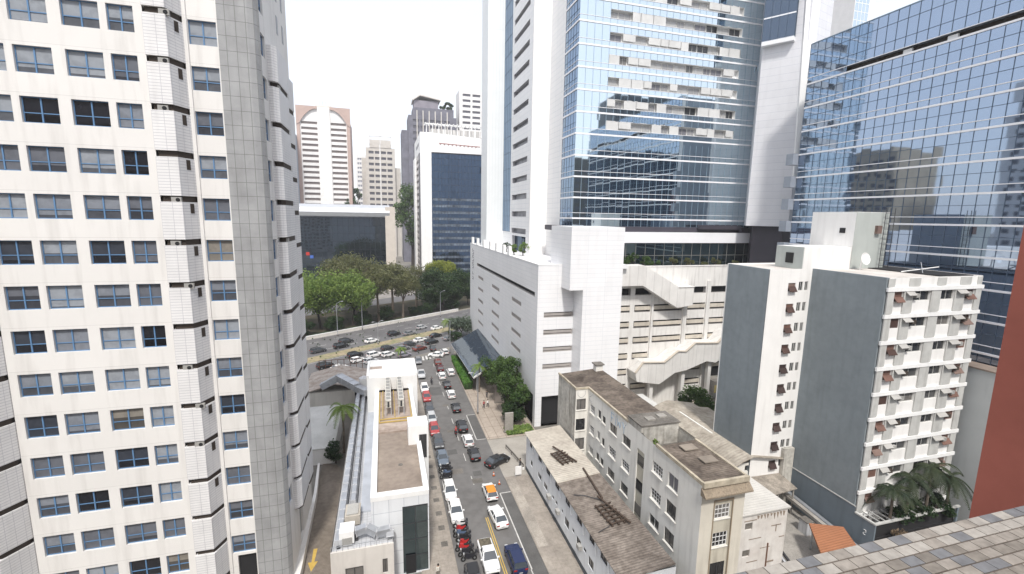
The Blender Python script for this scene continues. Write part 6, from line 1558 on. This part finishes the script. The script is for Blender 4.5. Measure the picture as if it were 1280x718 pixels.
# ------------------------------------------------------------------ buildings beyond the avenue
def far_block(name, label, x0, x1, y0, y1, z1, wallm, win, rows, u0=None, u1=None, pitch=3.6, cols=1, sidew=None, depth=.5, extra=None):
    """distant block with real window strips set into its south face"""
    t = thing(name, label, 'building', ((x0+x1)/2, y0, 0)); op = []
    u0 = u0 if u0 is not None else x0+1; u1 = u1 if u1 is not None else x1-1
    zs = [z1-3-pitch*k for k in range(rows)]
    for z in zs:
        if z < 6: continue
        for c in range(cols):
            a = u0+(u1-u0)*c/cols; b = u0+(u1-u0)*(c+1)/cols; g = (b-a)*.1
            op.append((a+g, b-g, z-pitch*.45, z))
    mb = MB(); wall(mb, 'S', y0, x0, x1, 0, z1, op, depth, 0, 0, 1); wall(mb, 'W', x0, y0, y1, 0, z1); wall(mb, 'E', x1, y0, y1, 0, z1)
    mb.quad((x0, y0, z1), (x1, y0, z1), (x1, y1, z1), (x0, y1, z1)); mb.quad((x1, y1, 0), (x0, y1, 0), (x0, y1, z1), (x1, y1, z1))
    mb.build('wall', [wallm, win], t); return t
# silver-framed office
t = thing('office_building', 'dark glass office in a rounded silver frame behind the trees', 'building', (-18, 250, 0))
curtain(t, 'glass_front', 'S', 250, -70, 1.0, 2, 38.7, 2.6, 4.0, G_NAVY, mat('navy_mullion', (0.03, 0.035, 0.05), 0.5), .006, mw=.12)
mb = MB(); mb.prism_x([(246.4, 39.0), (246.0, 41.0), (246.6, 43.2), (248.5, 44.6), (252, 45), (290, 45), (290, 38.6), (247, 38.6)], -72, 3.2); mb.build('rounded_eave', SILVER, t)
MB().box(1.0, 5.9, 246.3, 290, 0, 44.0).build('pillar', BEIGE, t); MB().box(-70, 1, 250.4, 290, 0, 38.5).build('volume', FAR2, t)
for k, (x, z) in enumerate(((-38.2, 19), (-36.4, 17.4))): MB().box(x, x+1.6, 249.7, 249.9, z, z+1.6).build('banner', mat('banner_red', (0.5, 0.04, 0.03)) if k == 0 else mat('banner_blue', (0.05, 0.12, 0.4)), t)
# blue glass office with white frame
t = thing('office_building', 'white framed office with a deep blue glass front next to the podium', 'building', (40, 262, 0))
B0, B1, BY, BZ = 26.3, 60, 260, 74.5
curtain(t, 'glass_front', 'S', BY, B0, B1, 3, BZ-.5, 1.9, 3.6, G_BLUE2, mat('navy_mullion', (0.03, 0.035, 0.05)), .006, mw=.12)
for k in range(13):
    z = 5+3.6*k; MB().box(B0+.6, B1-1, BY-.14, BY-.06, z+.2, z+1.5).build('blind_row', mat('far_blinds', (0.17, 0.21, 0.26), .4, var=.38, scale=.35, col2=(0.02, 0.03, 0.045), tile=(1.75, 3.6, .12), tilecol=(0.2, 0.2, 0.25)), t)
MB().box(20.3, B0-.01, BY-.8, BY+2, 0, 84.8).build('corner_pier', WHITE, t)
mb = MB(); mb.prism([(B0, BY-.8), (B1+6, BY-.8), (B1+6, 305), (20.3, 305), (20.3, BY+2), (B0, BY+2)], [BZ]*6, [84.8, 82.5, 82.5, 84.8, 84.8, 84.8]); mb.build('crown_wall', WHITE, t)
for k in range(7): MB().box(20.2, 20.29, 268+k*3.4, 268+k*3.4+(2.2 if k % 3 else 1.2), 78.6, 80.6).build('sign_letter', mat('sign_grey', (0.25, 0.25, 0.27), .6), t)
mb = MB(); op = [(263+1, 292, z, z+1.9) for z in [10+3.75*k for k in range(17)]]
wall(mb, 'W', 20.4, 262, 305, 0, 74.5, op, .8, 0, 0, 1); mb.build('side_wall', [mat('side_beige', (0.6, 0.57, 0.55), .8), FARDARK], t)
MB().box(19.9, 20.35, 262, 268, 0, 74).build('dark_strip', FARDARK, t); MB().box(19.4, 20.4, 292, 305, 0, 74.5).build('side_pier', WHITE, t)
MB().box(B0, B1+6, BY+.6, 305, 0, BZ-.1).build('volume', FAR2, t)
mb = MB(); mb.box(27, 62, 268, 300, 84.8, 88.4); mb.build('plant_room', mat('plant_grey', (0.45, 0.44, 0.43), .8, tile=(3.0, 9, .3), tilecol=(1.6, 1.6, 1.6)), t)
for k in range(12): MB().beam((24+k*3.4, 262, 84), (24+k*3.4, 262, 89.6), .35, .35).build('roof_post', WHITE, t)
mb = MB(); mb.beam((23, 262, 89.8), (63, 262, 89.2), .8, .7)
for k in range(18): mb.beam((23.4+k*2.2, 260.8, 90.0), (23.4+k*2.2, 268, 90.0), .5, .4)
mb.build('roof_trellis', WHITE, t)
mb = MB()
for k in range(10): mb.beam((31+k*2.2, 259.0, 78.8-.08*k), (33.4+k*2.2, 260.5, 80.4-.08*k), .5, .25)
mb.beam((30.4, 259.2, 79.4), (53.5, 259.2, 78.6), .3, .3); mb.build('red_pergola', mat('pergola_red', (0.33, 0.13, 0.12), .8), t)
# beige tower with arched pink crown
t = thing('apartment_tower', 'white tower with pink brown edges and arched crown', 'building', (-45, 420, 0))
op = []
for k in range(30):
    z = 115.0-4.42*k
    if z < 8: break
    op += [(-63.0, -50.6, z-2.1, z), (-40.2, -28.2, z-2.1, z)]
mb = MB(); wall(mb, 'S', 420, -65, -26.4, 0, 125, op, 1.2, 0, 0, 1); wall(mb, 'W', -65, 420, 445, 0, 125); wall(mb, 'E', -26.4, 420, 445, 0, 125); mb.quad((-65, 420, 125), (-26.4, 420, 125), (-26.4, 445, 125), (-65, 445, 125)); mb.build('wall', [FAR3, mat('far_taupe', (0.26, 0.22, 0.21), .6)], t)
MB().box(-50.2, -40.6, 418.8, 419.99, 0, 126.5).build('central_shaft', mat('far_white2', (0.80, 0.79, 0.77), .8), t)
for x0, x1 in ((-66.4, -63.8), (-27.6, -25)): MB().box(x0, x1, 418.9, 446, 0, 116).build('edge_pier', PINK, t)
for sx, xa, xb in ((1, -66.4, -50.3), (-1, -24.6, -40.5)):
    pts = [(xa, 127)]+[(xb, 127)]; n = 10
    for k in range(n+1):
        u = k/n; pts.append((xb+(xa+sx*2.6-xb)*u, 125.0-11.5*(u**2.2)))
    pts += [(xa, 112)]
    MB().prism_y(pts, 418.4, 419.6).build('arched_crown', PINK, t)
MB().box(-52, -39, 424, 436, 125, 129).build('plant_room', FAR1, t)
for x in (-49, -46.5, -44): MB().tube([(x, 426, 129), (x, 426, 133)], .15, 5).build('mast', METAL, t)
t2 = far_block('apartment_tower', 'beige stepped apartment tower with a framed roof terrace', -14, 12, 450, 470, 101, FAR1, FARDARK, 17, -12, 10, 5.3, 4)
MB().box(-10.6, 8.6, 449.6, 452, 101, 108).build('upper_storeys', FAR1, t2)
fb = MB()
for x in (-10.4, -1, 8.4): fb.beam((x, 449.5, 104), (x, 449.5, 111), .8, .8)
fb.beam((-10.8, 449.5, 111), (8.8, 449.5, 111), .8, .8); fb.build('roof_frame', FAR3, t2)
MB().box(-2.0, -.8, 449.3, 449.9, 5, 104).build('central_rib', FAR3, t2); MB().box(12, 17, 455, 470, 0, 84).build('side_wing', FAR1, t2); MB().box(-18, -14, 455, 470, 0, 92).build('side_wing', FAR1, t2)
t2 = far_block('apartment_tower', 'dark violet stepped tower with a planted roof terrace', 22, 62, 400, 425, 122, FARV, FARDARK, 12, 25, 57, 5.0, 5)
MB().box(26, 60, 403, 424, 122, 129).build('upper_storeys', FARV, t2); MB().box(27, 47, 404, 420, 129, 135).build('upper_storeys', mat('mauve', (0.24, 0.225, 0.26), .8), t2); MB().box(16.5, 22, 402, 425, 0, 110).build('side_wing', FARV, t2)
m_ = MB(); m_.prism_y([(25.5, 135), (32, 139.5), (49, 136.5), (49, 135.6), (32, 138.4), (26, 134.2)], 402, 421); m_.build('terrace_roof', FAR1, t2)
for k in range(6): MB().beam((29+k*5, 399.6, 100), (29+k*5, 399.6, 126), .7, .7).build('rib', FAR1, t2)
m_ = MB(); leaves(m_, (53, 406, 132), (8, 4, 4), 2200, .6, random.Random(3), 12); m_.build('roof_planting', L_DARK, t2)
t2 = far_block('apartment_tower', 'white ribbed tower tallest beside the glass tower', 66, 96, 410, 430, 148, FAR3, FARDARK, 24, 68, 94, 4.6, 3)
t2 = far_block('apartment_tower', 'pale low tower between the pink crowned one and the beige one', -26.5, -12, 520, 535, 102, FAR3, FAR2, 20, -25, -14, 4.6, 5)
t2 = far_block('apartment_tower', 'thin blue grey tower glimpsed left of the pink crowned one', -74, -66.5, 400, 420, 103, mat('far_blue', (0.40, 0.45, 0.52), .7), mat('far_blue2', (0.22, 0.26, 0.32), .5), 24, -73.6, -67, 4.0, 1)
t2 = far_block('apartment_tower', 'small grey block right of the beige tower', 13, 19, 500, 515, 84, FAR2, FARDARK, 12, 13.4, 18.6, 5.0, 1)
# unseen city blocks added for the glass fronts to mirror
for k, (x0, x1, y0, y1, z1, m_) in enumerate(((84, 103, -60, -30, 68, mat('mirror_slate', (0.10, 0.095, 0.085), .6)), (108, 192, -50, -30, 99, mat('mirror_dark', (0.035, 0.045, 0.06), .4)), (-90, -40, -70, -40, 92, FAR1), (-30, 30, -90, -60, 78, mat('mirror_dark', (0.16, 0.17, 0.19))), (185, 240, -40, 0, 90, FAR1), (-140, -95, 20, 60, 85, FAR1), (-130, -95, 90, 130, 95, FAR3), (-110, -80, 160, 190, 75, mat('mirror_beige', (0.45, 0.38, 0.28), .8)))):
    t = thing('city_block', ['grey block mirrored in the lower glass tower', 'dark tall block mirrored at the right of the glass tower', 'beige block behind the camera to the left', 'dark block behind the roof under the camera', 'beige block far behind to the right', 'beige block beyond the left edge of view', 'white block beyond the left edge of view', 'tan block left of the avenue mirrored in the blue glass building'][k], 'building', (x0, y0, 0), group='unseen blocks added for the reflections')
    op = []; nz = int(z1/3.6)
    face_u = (x0, x1) if k in (0, 1, 2, 3, 4) else (y0, y1)
    nc = int((face_u[1]-face_u[0])/4.2)
    for i in range(1, nz):
        for c in range(nc):
            u = face_u[0]+1+c*4.2; op.append((u, u+2.6, i*3.6, i*3.6+1.9))
    mb = MB(); wall(mb, 'N' if k in (0, 1, 2, 3, 4) else 'E', y1 if k in (0, 1, 2, 3, 4) else x1, *face_u, 0, z1, op, .3, 0, 0, 1)
    mb.box(x0+1, x1-1, y0+1, y1-1, 0, z1, 0); mb.build('wall', [m_, FARDARK], t)
# ------------------------------------------------------------------ painted marks
def strokes(name, label, cat, pts2, face, c, m_, w=.07):
    """painted strokes: polylines in (u, z) laid on a wall"""
    t = MB()
    for pl in pts2:
        for (u0, z0), (u1, z1) in zip(pl[:-1], pl[1:]):
            if face == 'W': t.beam((c-.012, u0, z0), (c-.012, u1, z1), w, .012)
            else: t.beam((u0, c-.012, z0), (u1, c-.012, z1), .012, w)
    o = t.build(name, m_); tag(o, label, cat); return o
BL = mat('spray_blue', (0.25, 0.38, 0.52), .8); GRAF = mat('spray_grey', (0.33, 0.34, 0.36), .8)
strokes('graffiti', 'pale blue sprayed letters under the roof edge of the old block', 'graffiti', [[(51.9, 14.3), (51.9, 12.9)], [(51.9, 14.2), (51.1, 14.2)], [(51.9, 13.6), (51.3, 13.6)], [(50.7, 14.2), (50.7, 12.9)], [(50.3, 14.1), (50.1, 13.1), (49.8, 13.8), (49.5, 13.1), (49.3, 14.1)], [(48.9, 14.2), (48.5, 13.5), (48.1, 14.2)], [(48.5, 13.5), (48.5, 12.8)]], 'W', 28.99, BL)
strokes('graffiti', 'grey sprayed mark at the far end of the old block wall', 'graffiti', [[(58.6, 14.4), (58.6, 13.1)], [(57.7, 14.4), (58.6, 13.7), (57.7, 13.0)]], 'W', 28.99, GRAF)
strokes('graffiti', 'faint sprayed shield shape above the top wing window', 'graffiti', [[(27.3, 14.5), (27.3, 13.9), (27.7, 13.5), (28.1, 13.5), (28.5, 13.9), (28.5, 14.5)]], 'S', 59.19, GRAF, .05)
strokes('wall_number', 'white figure painted low on the grey terrace wall', 'sign', [[(36.1, 3.5), (35.85, 3.5), (35.85, 3.25), (36.1, 3.1), (36.1, 2.9), (35.85, 2.9)]], 'W', 54.93, WHITE, .1)
t = thing('vertical_sign', 'faint vertical row of grey letters at the far corner of the white podium', 'sign', (27.0, 140, 22))
for k, z in enumerate((30.0, 28.9, 27.8, 26.7, 25.6, 24.5, 22.6, 21.0)):
    b = MB(); b.box(26.98, 27.06, 140.2, 141.8, z-.7, z-.5); b.box(26.98, 27.06, 140.2 if k % 2 else 141.5, 140.5 if k % 2 else 141.8, z-.5, z); b.box(26.98, 27.06, 140.2, 141.8, z, z+.14) if k % 3 else None
    b.build('letter', mat('sign_grey', (0.25, 0.25, 0.27)), t)

for k, (x, y, r, lab) in enumerate(((60.2, 35.8, 1.5, 'dark leafy shrub under the left palm of the pergola'), (63.6, 36.0, 1.6, 'dark leafy shrub between the palms in the middle of the pergola'), (66.9, 35.7, 1.6, 'dark leafy shrub at the right end of the pergola'))):
    tree(lab, x, y, 3.4, r, L_DARK, BARKD, 1500, .15, .5, seed=90+k, z=2.8, name='shrub', group='shrubs of the pergola terrace')
t = thing('roof_duct', 'black duct lying on the white fascia below the slab tower', 'duct', (74, 85.8, 37.3))
MB().beam((67, 85.9, 38.5), (77.5, 85.9, 38.5), .9, .9).build('duct_run', PURPLE, t); MB().tube([(77.5, 85.9, 38.5), (78.3, 85.9, 38.3), (78.4, 85.9, 37.4)], .45, 10).build('elbow', PURPLE, t)

# ------------------------------------------------------------------ haze
hz = MB().box(-420, 560, -120, 620, -1.0, 182.0)
hm = bpy.data.materials.new('haze'); hm.use_nodes = True; nt = hm.node_tree; nt.nodes.remove(nt.nodes['Principled BSDF'])
pv = nt.nodes.new('ShaderNodeVolumePrincipled'); pv.inputs['Color'].default_value = (0.93, 0.95, 1.0, 1); pv.inputs['Density'].default_value = 0.00022; pv.inputs['Anisotropy'].default_value = 0.2
nt.links.new(pv.outputs[0], nt.nodes['Material Output'].inputs['Volume'])
o = hz.build('haze', hm); o['kind'] = 'stuff'; o['label'] = 'thin pale haze over the whole city'
scene.cycles.volume_bounces = 1
